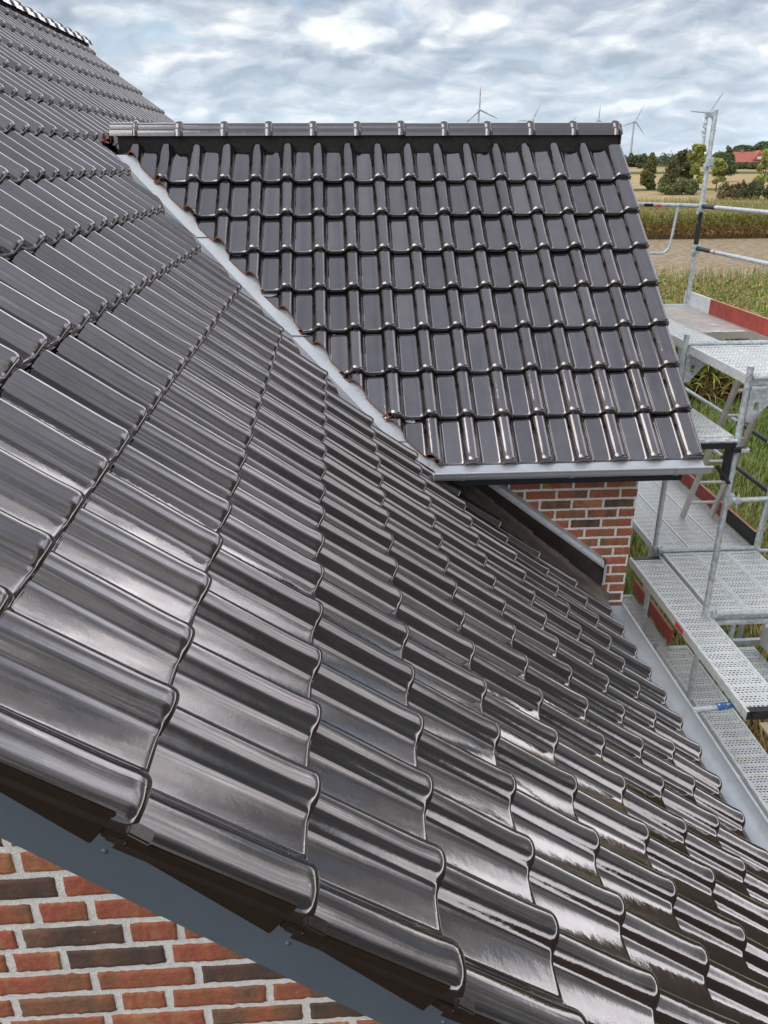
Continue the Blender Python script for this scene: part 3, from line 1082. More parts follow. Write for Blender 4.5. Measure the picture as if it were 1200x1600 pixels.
# ---- flashing between the main roof and the brick wall
b = BM()
fx0, fx1 = 1.12, 2.085
FY = 3.605
zs = lambda x: -.945 - (x-1.272)*(1.567-.945)/(2.088-1.272)
zr = lambda x: -x*TT - .075/CT
sheet(b, [[(fx0, FY+.004, zs(fx0)-.012), (fx1, FY+.004, zs(fx1)-.012)], [(fx0, FY+.004, zr(fx0)), (fx1, FY+.004, zr(fx1))]])
fls = obj('wall_flashing', b, 'flashing_face', house)
b = BM()
dxn = .75
A = [[(x, FY-.004, zs(x)-.018), (x, FY-.007, zs(x)), (x+.0, FY+.012, zs(x)+.028), (x, WY+.01, zs(x)+.045)] for x in (fx0, fx1)]
sheet(b, A)
sheet(b, [[(fx1+.001, FY-.007, zs(fx1)-.15), (fx1+.001, FY-.007, zs(fx1)+.0)], [(fx1+.026, FY+.012, zs(fx1)-.15), (fx1+.026, FY+.012, zs(fx1)+.012)], [(fx1+.028, WY+.01, zs(fx1)-.15), (fx1+.028, WY+.01, zs(fx1)+.02)]])
cov = obj('cover_strip', b, 'zinc', fls)
sb = BM(); pz = lambda x: Vector((x, FY+.001, zs(x)+.014))
bmesh.ops.create_uvsphere(sb, u_segments=10, v_segments=6, radius=.0062, matrix=Matrix.Translation(pz(1.33)))
s1 = obj('screw', sb, 'screw_metal', cov, tuple(pz(1.33)), 60)
for k in range(1, 6):
    x = 1.33 + k*.147
    copy_to(s1, pz(x) - pz(1.33), cov)
for k in range(9):                     # overlapping lead aprons stepping down over the last roll
    xa = 1.0 + k*.172*1.55; xb = xa + .172*1.55 + .02
    if xa > 2.1:
        break
    xb = min(xb, 2.13)
    b = BM(); rows = []
    for q, (yy, hh) in enumerate(((FY+.003, .055), (FY-.012, .035), (FY-.05, .018), (FY-.095, .004), (FY-.135, -.012), (FY-.15, -.03))):
        rows.append([Vector(PV(yy + RNG.normal(0, .002), x/CT, hh-.03 + .010*(x-xa)/(xb-xa) + RNG.normal(0, .0012))) for x in np.linspace(xa, xb, 7)])
    sheet(b, rows)
    e = [Vector(PV(yy, xb/CT + .002, hh-.03-.004)) for yy, hh in ((FY+.003, .055), (FY-.012, .035), (FY-.05, .018), (FY-.095, .004), (FY-.135, -.012))]
    sheet(b, [[r[-1] for r in rows[:5]], e])
    obj('lead_apron', b, 'lead_apron', fls, None, 40)

# ================================================================== SCAFFOLD
ZB, ZA, ZC = -.322, -2.062, -2.834
XI, XO = 2.935, 3.80
YF0, YF1, YF2 = 6.50, 4.737, 3.717
PW = .268
scaf = thing('scaffold', 'galvanised tube scaffold standing around the gable end of the house', 'scaffold', (XI, YF1, GZ))


def pole(x, y, z0, z1, r=.021, black=()):
    b = BM()
    tube(b, [(x, y, z0), (x, y, z1)], r, 18)
    for za in np.arange(z1-.06, z0, -.87):
        for sg in (1,):
            bmesh.ops.create_uvsphere(b, u_segments=6, v_segments=4, radius=.004, matrix=Matrix.Translation((x-.018, y-.012, za)))
    for a, c in black:
        tube(b, [(x, y, a), (x, y, c)], r+.0012, 18, 1)
    return obj('pole', b, ['galvanised', 'black_paint'], scaf, None, 40)


pole(XI, YF1, ZC+.01, ZB+.085)
pole(XI-.02, YF2, GZ, ZB+.085)
pole(3.69, YF0, GZ, 1.36, .021, [(.20, .52)])
pole(XI, YF0, GZ, .60)
pole(XO+.03, YF1, GZ, ZB+.085)
pole(XO+.03, YF2, GZ, ZB+.085)
pole(3.25, YF2+.18, GZ, ZA-.1)


def rail(p, q, bands=(), r=.0175, name='guardrail', mats=('galvanised', 'black_paint', 'orange_tape')):
    b = BM(); p = Vector(p); q = Vector(q)
    tube(b, [p, q], r, 14)
    for a, c, mi in bands:
        tube(b, [p.lerp(q, a), p.lerp(q, c)], r+.0012, 14, mi)
    return obj(name, b, list(mats), scaf, None, 40)


# transoms of the frames
for y, z in ((YF1, ZB), (YF2, ZB), (YF1, ZA), (YF2, ZA)):
    b = BM()
    tube(b, [(XI, y, z+.012), (XO+.03, y, z+.012)], .020, 16)
    box(b, (XI, y-.016, z-.075), (XO+.03, y+.016, z-.045), .003)
    obj('transom', b, 'galvanised', scaf, None, 40)
for y, z in ((YF0, ZB),):
    rail((XI, y, z), (3.69, y, z), r=.02, name='transom')


def gusset(x, y, z, sx=1):
    """plate with punched slots between pole and transom"""
    b = BM()
    outer = [(0, 0), (.175, 0), (.175, -.035), (.045, -.205), (0, -.205)]
    for y0 in (y-.003,):
        # plate as a ring of quads around the slot
        slot = [(.040, -.075), (.072, -.075), (.072, -.125), (.040, -.125)]
        ov = [(0.0, 0.0), (.175, 0.0), (.175, -.035), (.045, -.205), (0.0, -.205)]
        for yy in (y-.003, y+.003):
            O_ = [b.verts.new((x+sx*a, yy, z-.07+c)) for a, c in ov]; I_ = [b.verts.new((x+sx*a, yy, z-.07+c)) for a, c in slot]
            b.faces.new((O_[0], O_[1], I_[1], I_[0])); b.faces.new((O_[1], O_[2], I_[1])); b.faces.new((O_[2], O_[3], I_[2], I_[1]))
            b.faces.new((O_[3], I_[3], I_[2])); b.faces.new((O_[3], O_[4], I_[3])); b.faces.new((O_[4], O_[0], I_[0], I_[3]))
    obj('gusset_plate', b, 'galvanised', scaf)


gusset(XI+.015, YF1-.02, ZB); gusset(XI-.005, YF2-.02, ZB)
gusset(XO+.015, YF2-.02, ZB, -1); gusset(XO+.015, YF1-.02, ZB, -1)

# guardrails of the upper level
rail((3.69, YF0-.03, .573), (3.69, 3.9, .590), [(.0, .10, 1)])
rail((3.69, YF0-.03, .209), (3.69, 3.9, .215), [(.0, .12, 1), (.145, .158, 2)])
b = BM(); ya = YF0+.01
tube(b, [(2.95, ya, .60), (3.69, ya, .575)], .0175, 14)
tube(b, [(3.265, ya, .585), (3.305, ya, .5845)], .0188, 14, 2)
tube(b, [(3.15, ya, .591), (3.235, ya, .588)], .0186, 14, 1)
tube(b, bend((3.475, ya, .57), (3.44, ya, .16), (3.0, ya, .17), .09), .0125, 12)
obj('end_guardrail', b, ['galvanised', 'black_paint', 'orange_tape'], scaf, None, 40)
# guardrails of the lower level
rail((XO+.05, 6.9, -1.17), (XO+.05, YF2, -1.17), [(.45, .62, 1)])
rail((XO+.05, 6.9, -1.545), (XO+.05, YF2, -1.56), [(.40, .75, 1)])
b = BM(); ya = YF2-.03
tube(b, [(XI, ya, -1.142), (XO, ya, -1.13)], .0175, 14)
tube(b, bend((3.185, ya, -1.15), (3.165, ya, -1.53), (3.80, ya, -1.53), .07), .0125, 12)
obj('end_guardrail', b, 'galvanised', scaf, None, 40)
# couplers / wedge heads on the far post
for z in (.573, .209, .95):
    b = BM()
    box(b, (3.655, YF0-.05, z-.045), (3.69+.03, YF0-.012, z+.03), .006); box(b, (3.64, YF0-.04, z-.07), (3.66, YF0-.02, z-.02), .004)
    obj('coupler', b, 'galvanised', scaf)
for x_, y_, z_ in ((XI, YF2, -1.142), (XI, YF2, ZA+.03), (XI, YF1, ZA+.03), (XI, YF1, ZA-.25)):
    b = BM()
    tube(b, [(x_, y_, z_-.032), (x_, y_, z_+.032)], .031, 16)
    box(b, (x_+.02, y_-.05, z_-.018), (x_+.06, y_-.012, z_+.018), .004)
    box(b, (x_+.034, y_-.040, z_-.060), (x_+.046, y_-.028, z_+.045), .003)
    obj('coupler', b, 'galvanised', scaf, None, 40)
b = BM()
box(b, (3.60, YF0-.012, 1.30), (3.685, YF0+.012, 1.345), .004)
for k in range(4):
    pts = [(3.605 + .012*math.sin(q), YF0 + .03*math.cos(q)*(1 if k % 2 else .3), 1.275-.035*k + .026*math.cos(q)) for q in np.linspace(0, 2*math.pi, 12)]
    tube(b, pts, .006, 6)
obj('chain_hook', b, 'galvanised', scaf)
# console under the gable eave
b = BM()
box(b, (2.36, YF2-.03, -.775), (2.90, YF2+.012, -.735), .004)
box(b, (2.845, YF2-.03, -1.00), (2.888, YF2+.01, -.776), .004)
tube(b, [(2.80, YF2-.02, -.90), (2.90, YF2-.02, -1.02)], .014, 10)
box(b, (2.875, YF2-.045, -.80), (2.965, YF2-.012, -.765), .005)
obj('console_bracket', b, 'black_paint', scaf)
b = BM()
tube(b, [(2.30, YF2-.025, -.722), (2.90, YF2-.025, -.722)], .013, 12)
box(b, (2.93, YF2-.05, -.80), (2.985, YF2-.02, -.77), .004)
obj('console_tube', b, 'galvanised', scaf, None, 40)
# frames of the bottom level
for y, xa in ((4.49, 3.30), (3.95, 3.4)):
    b = BM(); box(b, (xa, y-.02, ZC-.02), (XO+.25, y+.02, ZC+.035), .005); obj('transom', b, 'galvanised', scaf)
rail((3.24, 4.75, ZC+.6), (3.62, 4.62, ZC-.05), name='diagonal_brace')
# wall tie with blue tape
b = BM(); tube(b, [(2.05, 2.79, -2.20), (2.88, 2.90, -2.20)], .021, 16); tube(b, [(2.63, 2.867, -2.20), (2.80, 2.889, -2.20)], .0222, 16, 1)
MATS['blue_tape'] = None
def blue():
    m, g, bb = newmat('blue_tape')
    tc = g.node('ShaderNodeTexCoord').outputs['Object']
    g.l.new(g.ramp(g.noise(tc, 38., 5, .7), [(.46, (.03, .12, .33)), (.56, (.5, .58, .66))], 'CONSTANT'), bb.inputs['Base Color']); bb.inputs['Roughness'].default_value = .45
blue()
obj('wall_tie', b, ['galvanised', 'blue_tape'], scaf, None, 40)


def plank(label, x0_, y0, y1, z, w=PW, steel=True, group='perforated steel scaffold planks', endblack=False, red=False):
    t = thing('scaffold_plank', label, 'plank', (x0_+w/2, (y0+y1)/2, z-.06), group)
    a = ANCH[t.name]
    n = 2
    V = np.array([(x0_, y0, z), (x0_+w, y0, z), (x0_+w, y1, z), (x0_, y1, z)], float)
    UV = np.array([(0, 0), (w, 0), (w, y1-y0), (0, y1-y0)]) * np.array([.276/w, 1])
    npmesh('deck', V, np.array([[0, 1, 2, 3]]), 'perforated_steel', t, a, uv=UV)
    for xs_, sg in ((x0_, 1), (x0_+w, -1)):
        b = BM()
        box(b, (min(xs_, xs_+sg*.004), y0, z-.058), (max(xs_, xs_+sg*.004), y1, z+.0035))
        box(b, (min(xs_+sg*.0035, xs_+sg*.018), y0, z+.0005), (max(xs_+sg*.0035, xs_+sg*.018), y1, z+.0045))
        box(b, (min(xs_+sg*.0035, xs_+sg*.03), y0, z-.0585), (max(xs_+sg*.0035, xs_+sg*.03), y1, z-.054))
        obj('side_rail', b, 'galvanised_deck', t)
    for yy, sg in ((y0, 1), (y1, -1)):
        b = BM()
        box(b, (x0_+.0045, min(yy, yy+sg*.045), z+.001), (x0_+w-.0045, max(yy, yy+sg*.045), z+.004))
        box(b, (x0_+.0045, min(yy, yy+sg*.004), z-.056), (x0_+w-.0045, max(yy, yy+sg*.004), z+.0012))
        for hx in (x0_+.05, x0_+w-.05):
            box(b, (hx-.018, min(yy-sg*.02, yy+sg*.002), z-.03), (hx+.018, max(yy-sg*.02, yy+sg*.002), z-.008), .002)
        obj('end_cap', b, 'black_paint' if endblack else 'galvanised_deck', t)
    if red:
        b = BM(); yc = y0 + (y1-y0)*.48
        box(b, (x0_-.002, yc-.05, z-.05), (x0_-.0005, yc+.08, z-.012)); obj('sticker', b, 'red_tape', t)
    return t


yj = YF1
for k, (nm) in enumerate(('nearest the brick wall', 'in the middle of the three', 'along the red toe board')):
    plank('perforated plank of the lower deck at the ladder foot, %s' % nm, 2.975+k*.278, yj+.03, yj+2.235, ZA)
for k, nm in enumerate(('beside the long loose plank', 'middle one of three', 'outermost at the right picture edge')):
    plank('short lower deck plank before the cross tube, %s' % nm, 2.995+k*.270, YF2+.03, yj-.03, ZA)
plank('long single perforated plank with black end lying along the main gutter', 2.695, 2.64, 4.66, ZA-.004, endblack=True, red=True)
plank('perforated plank of the upper deck right beside the tiled gable, next to the hatch', 2.985, yj+.03, YF0+.05, ZB)
plank('upper perforated plank above the ladder, between the two poles with open tops', 2.955, YF2+.03, yj-.03, ZB)
plank('upper perforated plank above the ladder, second from the poles at the picture edge', 3.232, YF2+.03, yj-.03, ZB)
plank('upper perforated plank above the ladder, outermost beyond the second plank', 3.509, YF2+.03, yj-.03, ZB)
plank('short perforated plank on the black bracket under the gable eave', 2.61, YF2-.02, yj+.35, -.695)
plank('perforated plank at the lowest level close below the main gutter', 2.96, 1.60, 4.48, ZC)
plank('perforated plank at the lowest level beside the red board and straw', 2.80, 4.52, 5.36, ZC)
plank('perforated plank of the lowest level at the right edge under the cross tube', 3.52, 2.4, 4.42, ZC)

# hatch deck with ladder, toe boards
t = thing('hatch_deck', 'grey board deck with open hatch behind a white and red toe board', 'deck', (3.48, 5.8, ZB))
b = BM()
box(b, (3.262, 5.22, ZB-.012), (3.665, YF0+.05, ZB+.004), .002); obj('board', b, 'deck_board', t)
b = BM()
for xa, xb in ((3.258, 3.2615), (3.666, 3.695)):
    box(b, (xa, yj+.03, ZB-.06), (xb, YF0+.05, ZB+.006))
box(b, (3.262, 5.195, ZB-.05), (3.6655, 5.2195, ZB+.006)); box(b, (3.262, yj+.03, ZB-.06), (3.6655, yj+.06, ZB+.004))
obj('deck_frame', b, 'aluminium', t)
for xa in (3.36, 3.56):
    b = BM(); box(b, (xa, 5.19, ZB+.005), (xa+.07, 5.235, ZB+.010)); obj('hinge', b, 'galvanised_deck', t)
b = BM(); box(b, (3.45, 5.45, ZB+.005), (3.52, 5.475, ZB+.012), .002); obj('handle', b, 'galvanised_deck', t)


def toe_board(label, x, y0, y1, z, segs, h=.13, th=.024):
    o_ = BM()
    for a, c, mi in segs:
        ya, yb = y0 + (y1-y0)*a, y0 + (y1-y0)*c
        box(o_, (x, ya+.0006, z+.004), (x+th, yb-.0006, z+h), 0, mi)
        # worn light top edge
        box(o_, (x+.001, ya+.001, z+h), (x+th-.001, yb-.001, z+h+.0022), 0, 3 if mi != 0 else 0)
    o = obj('toe_board', o_, ['white_paint', 'red_paint', 'black_paint', 'worn_wood'], None, (x, (y0+y1)/2, z))
    return tag(o, label, 'toe board', 'scaffold toe boards')


simple('worn_wood', (.50, .24, .17), .8, var=.25, scale=25)
toe_board('white, red and black toe board on the upper deck in front of the maize', 3.70, 6.60, 4.2, ZB, [(0, .23, 0), (.23, .70, 1), (.70, 1, 2)])
toe_board('dark red and black toe board along the lower deck behind the ladder', XO+.012, 6.98, yj+.06, ZA, [(0, .72, 1), (.72, 1, 2)])
toe_board('dark red toe board standing beside straw at the lowest level', 3.09, 5.42, 4.53, ZC, [(0, 1, 1)])

b = BM(); box(b, (3.30, 1.3, ZC+.03), (3.80, 3.40, ZC+.05), .002)
o = obj('plywood_board', b, 'plywood', None, (3.55, 2.4, ZC+.03)); tag(o, 'bare tan plywood board lying under the end of the long plank', 'board')
b = BM()
box(b, (3.80, 4.20, ZC+.036), (4.02, 4.42, ZC+.25), .05)
bmesh.ops.subdivide_edges(b, edges=b.edges[:], cuts=3, use_grid_fill=True)
for v in b.verts:
    v.co += Vector((math.sin(v.co.z*40+v.co.y*21), math.sin(v.co.x*37+v.co.z*18), math.sin(v.co.x*29+v.co.y*33)))*.007
o = obj('white_sack', b, 'white_sack', None, (3.90, 4.30, ZC), 180); tag(o, 'white plastic sack at the right picture edge below the lower deck', 'sack')

# aluminium ladder
lad = thing('ladder', 'aluminium ladder leaning from the lower deck up to the hatch', 'ladder', (3.6, 5.41, ZA))
lf = Vector((0, 5.425, ZA)); lt = Vector((0, 4.755, ZB-.02))
for x in (3.465, 3.735):
    b = BM(); d = (lt-lf)
    A = [[b.verts.new((x+dx, q.y+dy, q.z)) for dx, dy in ((-.012, -.03), (.012, -.03), (.012, .03), (-.012, .03))] for q in (lf, lt)]
    for k in range(4):
        b.faces.new((A[0][k], A[0][(k+1) % 4], A[1][(k+1) % 4], A[1][k]))
    b.faces.new(A[0][::-1]); b.faces.new(A[1])
    bmesh.ops.recalc_face_normals(b, faces=b.faces[:])
    obj('rail', b, 'aluminium', lad)
for k in range(7):
    q = lf.lerp(lt, .10 + k*.135)
    b = BM(); tube(b, [(3.47, q.y, q.z), (3.73, q.y, q.z)], .0135, 12); obj('rung', b, 'aluminium', lad, None, 40)

# ================================================================== GROUND
def gz(x, y):
    d = np.clip((y-140.)/230., 0, 1); s = d*d*(3-2*d)
    e = np.clip((y-420.)/900., 0, 1)
    return GZ + 3.95*s + .85*e + .25*np.sin(x*.013+1.2)*np.clip((y-150)/150, 0, 1)


ys = np.concatenate([np.linspace(-60, 60, 41), np.linspace(65, 500, 80), np.geomspace(520, 9000, 30)])
xs = np.concatenate([-np.geomspace(9000, 70, 24), np.linspace(-60, 260, 90), np.geomspace(280, 9000, 24)])
Xg, Yg = np.meshgrid(xs, ys, indexing='ij')
Vg = np.stack([Xg, Yg, gz(Xg, Yg)], -1).reshape(-1, 3)
o = npmesh('ground', Vg, gridfaces(len(xs), len(ys)), 'ground', None, (0, 0, 0), smooth=180); tag(o, kind='structure')


# ---- vegetation built from many small faces
def blades(base, tip, width, droop, segs=3, twist=None):
    """ribbon leaves: base,tip (n,3), width (n,), droop (n,)  -> V,F"""
    n = len(base)
    d = tip - base
    side = np.cross(d, [0, 0, 1.]); side /= (np.linalg.norm(side, axis=1, keepdims=True)+1e-9)
    if twist is not None:
        side = side + twist*np.array([0, 0, 1.]); side /= np.linalg.norm(side, axis=1, keepdims=True)
    V = []
    for k in range(segs+1):
        t = k/segs
        p = base + d*t + np.array([0, 0, 1.])*(droop[:, None]*(4*t*(1-t)) - 0*t)
        w = width[:, None]*(1-t)**.7 * (.75 if k == 0 else 1) + .002
        V.append(p - side*w*.5); V.append(p + side*w*.5)
    V = np.stack(V, 1).reshape(-1, 3)
    F = []
    st = 2*(segs+1)
    for k in range(segs):
        q = np.array([2*k, 2*k+1, 2*k+3, 2*k+2])
        F.append(np.arange(n)[:, None]*st + q)
    return V, np.concatenate(F), st


def maize(name, label, x0_, x1_, y0, y1, n, hgt, leaves, dens_front, seed, segs=3, yellow=.5, brown=.45):
    rg = np.random.default_rng(seed)
    # plants stand in rows
    rows = np.round(rg.uniform(y0, y1, n)/.55)*.55 + rg.normal(0, .05, n)
    if dens_front:
        m = int(n*dens_front); rows[:m] = y0 + np.abs(rg.normal(0, .45, m))
    px = rg.uniform(x0_, x1_, n) + (rows-y0)*.0
    pz = gz(px, rows); ph = hgt*rg.uniform(.86, 1.1, n)
    Vs, Fs, Cs = [], [], []
    off = 0
    for k in range(leaves):
        t = (k+.6)/leaves
        ang = rg.uniform(0, 2*np.pi, n)
        ln = hgt*rg.uniform(.20, .36, n)*(1.15-.5*t)
        base = np.stack([px, rows, pz + ph*(.12+.80*t)], 1)
        tip = base + np.stack([np.cos(ang)*ln, np.sin(ang)*ln, ln*rg.uniform(-.5, .45, n)*(1.2 if t > .6 else .6)], 1)
        V, F, st = blades(base, tip, rg.uniform(.045, .075, n), ln*rg.uniform(.15, .34, n), segs, rg.normal(0, .35, (n, 1)))
        g = np.array([.15, .225, .042]); yl = np.array([.42, .42, .12]); br_ = np.array([.34, .235, .10])
        a = np.clip(rg.normal(yellow*.42, .22, n), 0, 1)[:, None]
        c = g*(1-a) + yl*a
        low = np.clip((brown-t)*2.6 + rg.normal(0, .2, n), 0, 1)[:, None]
        c = c*(1-low) + br_*low
        c = c*rg.uniform(1.0, 1.7, (n, 1))
        Vs.append(V); Fs.append(F+off); Cs.append(np.repeat(c, st, 0)); off += len(V)
    # stalk and tassel
    base = np.stack([px, rows, pz], 1); tip = base + np.stack([rg.normal(0, .04, n), rg.normal(0, .04, n), ph*.98], 1)
    V, F, st = blades(base, tip, np.full(n, .035), np.zeros(n), 1)
    # blades' side vector degenerates for verticals: give it a fixed one
    V = V.reshape(n, st, 3); sv = np.array([.016, .006, 0]); V[:, 0] = base-sv; V[:, 1] = base+sv; V[:, 2] = tip-sv*.6; V[:, 3] = tip+sv*.6
    Vs.append(V.reshape(-1, 3)); Fs.append(F+off); Cs.append(np.repeat(np.array([[.30, .21, .09]])*rg.uniform(.6, 1.2, (n, 1)), st, 0)); off += n*st
    for k in range(4):
        b0 = tip; ang = rg.uniform(0, 2*np.pi, n)
        t0 = tip + np.stack([np.cos(ang)*.07, np.sin(ang)*.07, rg.uniform(.10, .2, n)], 1)
        V, F, st = blades(b0, t0, np.full(n, .022), np.zeros(n), 1)
        Vs.append(V); Fs.append(F+off); Cs.append(np.repeat(np.array([[.40, .31, .15]])*rg.uniform(.7, 1.2, (n, 1)), st, 0)); off += len(V)
    o = npmesh(name, np.concatenate(Vs), np.concatenate(Fs), 'maize', None, (x0_, y0, GZ), col=np.concatenate(Cs))
    tag(o, label, 'maize field', kind='stuff')
    return o


maize('maize_field', 'green and yellow maize standing close behind the scaffold', 2.5, 21., 17.0, 27.5, 6500, 1.9, 13, .06, 21)
maize('maize_field', 'strip of maize with brown stalks beyond the bare stubble field', 12., 54., 62.5, 91., 10000, 1.95, 7, .30, 22, 2, .75, .78)


def grass(name, label, x0_, x1_, y0, y1, n, h, seed, cols, kind='stuff', cat='grass', zoff=None):
    rg = np.random.default_rng(seed)
    px = rg.uniform(x0_, x1_, n); py = rg.uniform(y0, y1, n)
    # clumping
    cl = np.sin(px*1.7+np.sin(py*1.1)*1.3)+np.sin(py*2.3+px*.6)
    hh = h*rg.uniform(.5, 1.2, n)*(1+.25*cl)
    base = np.stack([px, py, gz(px, py) if zoff is None else np.full(n, zoff)], 1)
    ang = rg.uniform(0, 2*np.pi, n)
    tip = base + np.stack([np.cos(ang)*hh*.55, np.sin(ang)*hh*.55, hh*.9], 1)
    V, F, st = blades(base, tip, rg.uniform(.012, .03, n), hh*.12, 2, rg.normal(0, .3, (n, 1)))
    a = np.clip(rg.normal(.35, .3, n) + .22*np.sin(px*.9+2)+.18*np.sin(py*.8), 0, 1)[:, None]
    c = (np.array(cols[0])*(1-a) + np.array(cols[1])*a)*rg.uniform(.8, 1.6, (n, 1))
    o = npmesh(name, V, F, 'leaf', None, (x0_, y0, GZ), col=np.repeat(c, st, 0))
    tag(o, label, cat, kind=kind)


grass('grass', 'rough green and brown grass between the scaffold and the maize', 2.3, 11.5, 5.5, 18., 90000, .22, 31, [(.10, .165, .028), (.24, .22, .07)])
grass('straw', 'loose dry straw on the ground below the scaffold planks', 2.3, 7., 2., 7.5, 16000, .24, 32, [(.42, .30, .13), (.26, .2, .08)], cat='straw')


def crown_mesh(name, parent, anchor, clumps, n, leaf, seed, c0, c1):
    """leaf-sized faces spread through a set of ellipsoid clumps (x,y,z,rx,ry,rz)"""
    n = int(n*1.9)
    rg = np.random.default_rng(seed)
    cl = np.array(clumps, float); vol = cl[:, 3]*cl[:, 4]*cl[:, 5]
    idx = rg.choice(len(cl), n, p=vol/vol.sum())
    d = rg.normal(size=(n, 3)); d /= np.linalg.norm(d, axis=1, keepdims=True)
    r = rg.uniform(.35, 1.05, n)**.6 * (1 + .18*np.sin(d[:, 0]*5+idx)*np.cos(d[:, 2]*4+idx*2))
    P = cl[idx, :3] + d*cl[idx, 3:]*r[:, None]
    a = rg.normal(size=(n, 3)); a /= np.linalg.norm(a, axis=1, keepdims=True)
    bb = np.cross(a, rg.normal(size=(n, 3))); bb /= np.linalg.norm(bb, axis=1, keepdims=True)
    s = (leaf*.72*rg.uniform(.6, 1.5, n))[:, None]
    V = np.stack([P-a*s, P-bb*s*.6, P+a*s, P+bb*s*.6], 1).reshape(-1, 3)
    F = np.arange(n*4).reshape(-1, 4)
    tn = np.random.default_rng(seed+1).uniform(0, 1, len(cl))[idx]*.5 + rg.uniform(0, .5, n)
    c0 = np.array(c0)*.6 + np.array(c1)*.4
    c = c0*(1-tn[:, None]) + np.array(c1)*1.1*tn[:, None]
    c *= rg.uniform(.8, 1.2, (n, 1))*1.35
    return npmesh(name, V, F, 'leaf', parent, anchor, col=np.repeat(c, 4, 0))


f_px = 1224.8


def at_px(px, py_base, y):
    """world x for a picture column at world depth row y"""
    d = _f + _r*((px-600)/f_px) + _u*((800-py_base)/f_px)
    t = (y-CAM.y)/d.y
    return CAM.x + d.x*t, CAM.z + d.z*t


def tree(label, px, y, h, w, shape, seed, c0, c1, n=2600, leaf=.28, lean=0., group='trees and bushes in the fields', name='tree', cat='tree', top=None):
    x, _ = at_px(px, 280, y)
    z = float(gz(np.array(x), np.array(y)))
    t = thing(name, label, cat, (x, y, z), group)
    rg = np.random.default_rng(seed)
    cl = []
    if shape == 'oval':
        for k in range(16):
            q = k/15.; hh = .07+.86*q; rr = w*.5*(1-abs(q-.42)**1.6*1.1)*.62
            an = rg.uniform(0, 6.28); o_ = w*.24*(1-q*.5)*rg.uniform(.3, 1)
            cl.append((x+math.cos(an)*o_, y+math.sin(an)*o_, z+h*hh, rr*.8, rr*.8, h*.13))
    elif shape == 'cone':
        for k in range(18):
            q = k/17; rr = w*.5*(1-q)**.8+.12*w
            an = rg.uniform(0, 6.28)
            cl.append((x+math.cos(an)*rr*.35, y+math.sin(an)*rr*.35, z+h*(.08+.88*q), rr*.8, rr*.8, h*.08))
    elif shape == 'bush':
        for k in range(18):
            q = rg.uniform(-.5, .5)
            hh = h*rg.uniform(.3, .72)*(1-abs(q)*.7)
            cl.append((x+q*w, y+rg.uniform(-.2, .2)*w, z+hh*.8, w*.13, w*.13, hh*.45+.3))
    elif shape == 'round':
        for k in range(20):
            d = rg.normal(size=3); d /= np.linalg.norm(d)
            cl.append((x+d[0]*w*.3, y+d[1]*w*.3, z+h*.58+d[2]*h*.24, w*.2, w*.2, h*.15))
    elif shape == 'loose':
        for k in range(22):
            q = rg.uniform(0, 1); an = rg.uniform(0, 6.28); o_ = w*.42*math.sqrt(rg.uniform(0, 1))*(1-q*.55)
            cl.append((x+math.cos(an)*o_+lean*q, y+math.sin(an)*o_, z+h*(.28+.7*q), w*.11, w*.11, h*.075))
    crown_mesh('crown', t, ANCH[t.name], cl, n, leaf, seed, c0, c1)
    b = BM()
    tube(b, [(x, y, z-.2), (x+lean*.2, y, z+h*.35), (x+lean*.6, y, z+h*.75)], [h*.026, h*.018, h*.006], 8)
    for k in range(7):
        an = rg.uniform(0, 6.28); zz = z+h*rg.uniform(.25, .6)
        tube(b, [(x+lean*.2, y, zz), (x+math.cos(an)*w*.16, y+math.sin(an)*w*.16, zz+h*.1), (x+math.cos(an)*w*.32, y+math.sin(an)*w*.32, zz+h*.22)], [h*.010, h*.007, h*.003], 6)
    obj('trunk', b, 'bark', t)
    return t


DG, DG2 = (.055, .075, .032), (.13, .15, .058)
MG, MG2 = (.08, .11, .035), (.19, .21, .07)
YG, YG2 = (.13, .165, .035), (.28, .29, .08)
BR, BR2 = (.095, .075, .032), (.17, .13, .055)
tree('dark oval tree standing alone in the field by the roof edge', 1013, 178, 6.9, 4.7, 'oval', 41, (.055, .062, .022), (.14, .135, .048), 4200)
tree('dull green shrub at the left of the field clump', 1046, 158, 5.6, 5.0, 'oval', 42, (.05, .055, .02), (.12, .11, .05))
tree('brownish dark tree second in the field clump', 1062, 160, 7.4, 4.6, 'loose', 43, DG, (.11, .10, .04), 2600)
tree('tall yellow green tree in front of the scaffold post', 1082, 160, 8.4, 6.2, 'loose', 44, YG, YG2, 3600)
tree('low dark bush at the foot of the field clump', 1068, 155, 3.6, 7.5, 'bush', 45, DG, DG2, 2600, .26, name='bush', cat='bush')
tree('small yellow green tree just right of the scaffold post', 1121, 168, 6.0, 5.0, 'loose', 46, YG, YG2, 1600)
tree('round dark bush below the conifer near the farmhouse', 1131, 215, 5.6, 7.0, 'round', 47, DG, (.07, .09, .035), 2200, .3, name='bush', cat='bush')
tree('brown and green bush in the right field, left one', 1146, 134, 3.2, 5.2, 'bush', 48, BR, (.13, .12, .05), 2600, .24, name='bush', cat='bush')
tree('brown topped bush in the middle of the right field', 1165, 133, 3.3, 4.2, 'bush', 49, (.05, .048, .02), (.12, .09, .04), 2200, .24, name='bush', cat='bush')
tree('dark green bush in the right field cut by the picture edge', 1190, 132, 3.2, 6.5, 'bush', 50, (.035, .045, .018), (.085, .10, .045), 3000, .24, name='bush', cat='bush')
tree('slim light green tree at the right picture edge', 1194, 150, 7.4, 5.0, 'loose', 51, YG, YG2, 1500, .24)
tree('dark conifer left of the farmhouse', 1131, 330, 8.2, 5.5, 'cone', 52, (.04, .056, .03), (.09, .115, .055), 2600, .5)
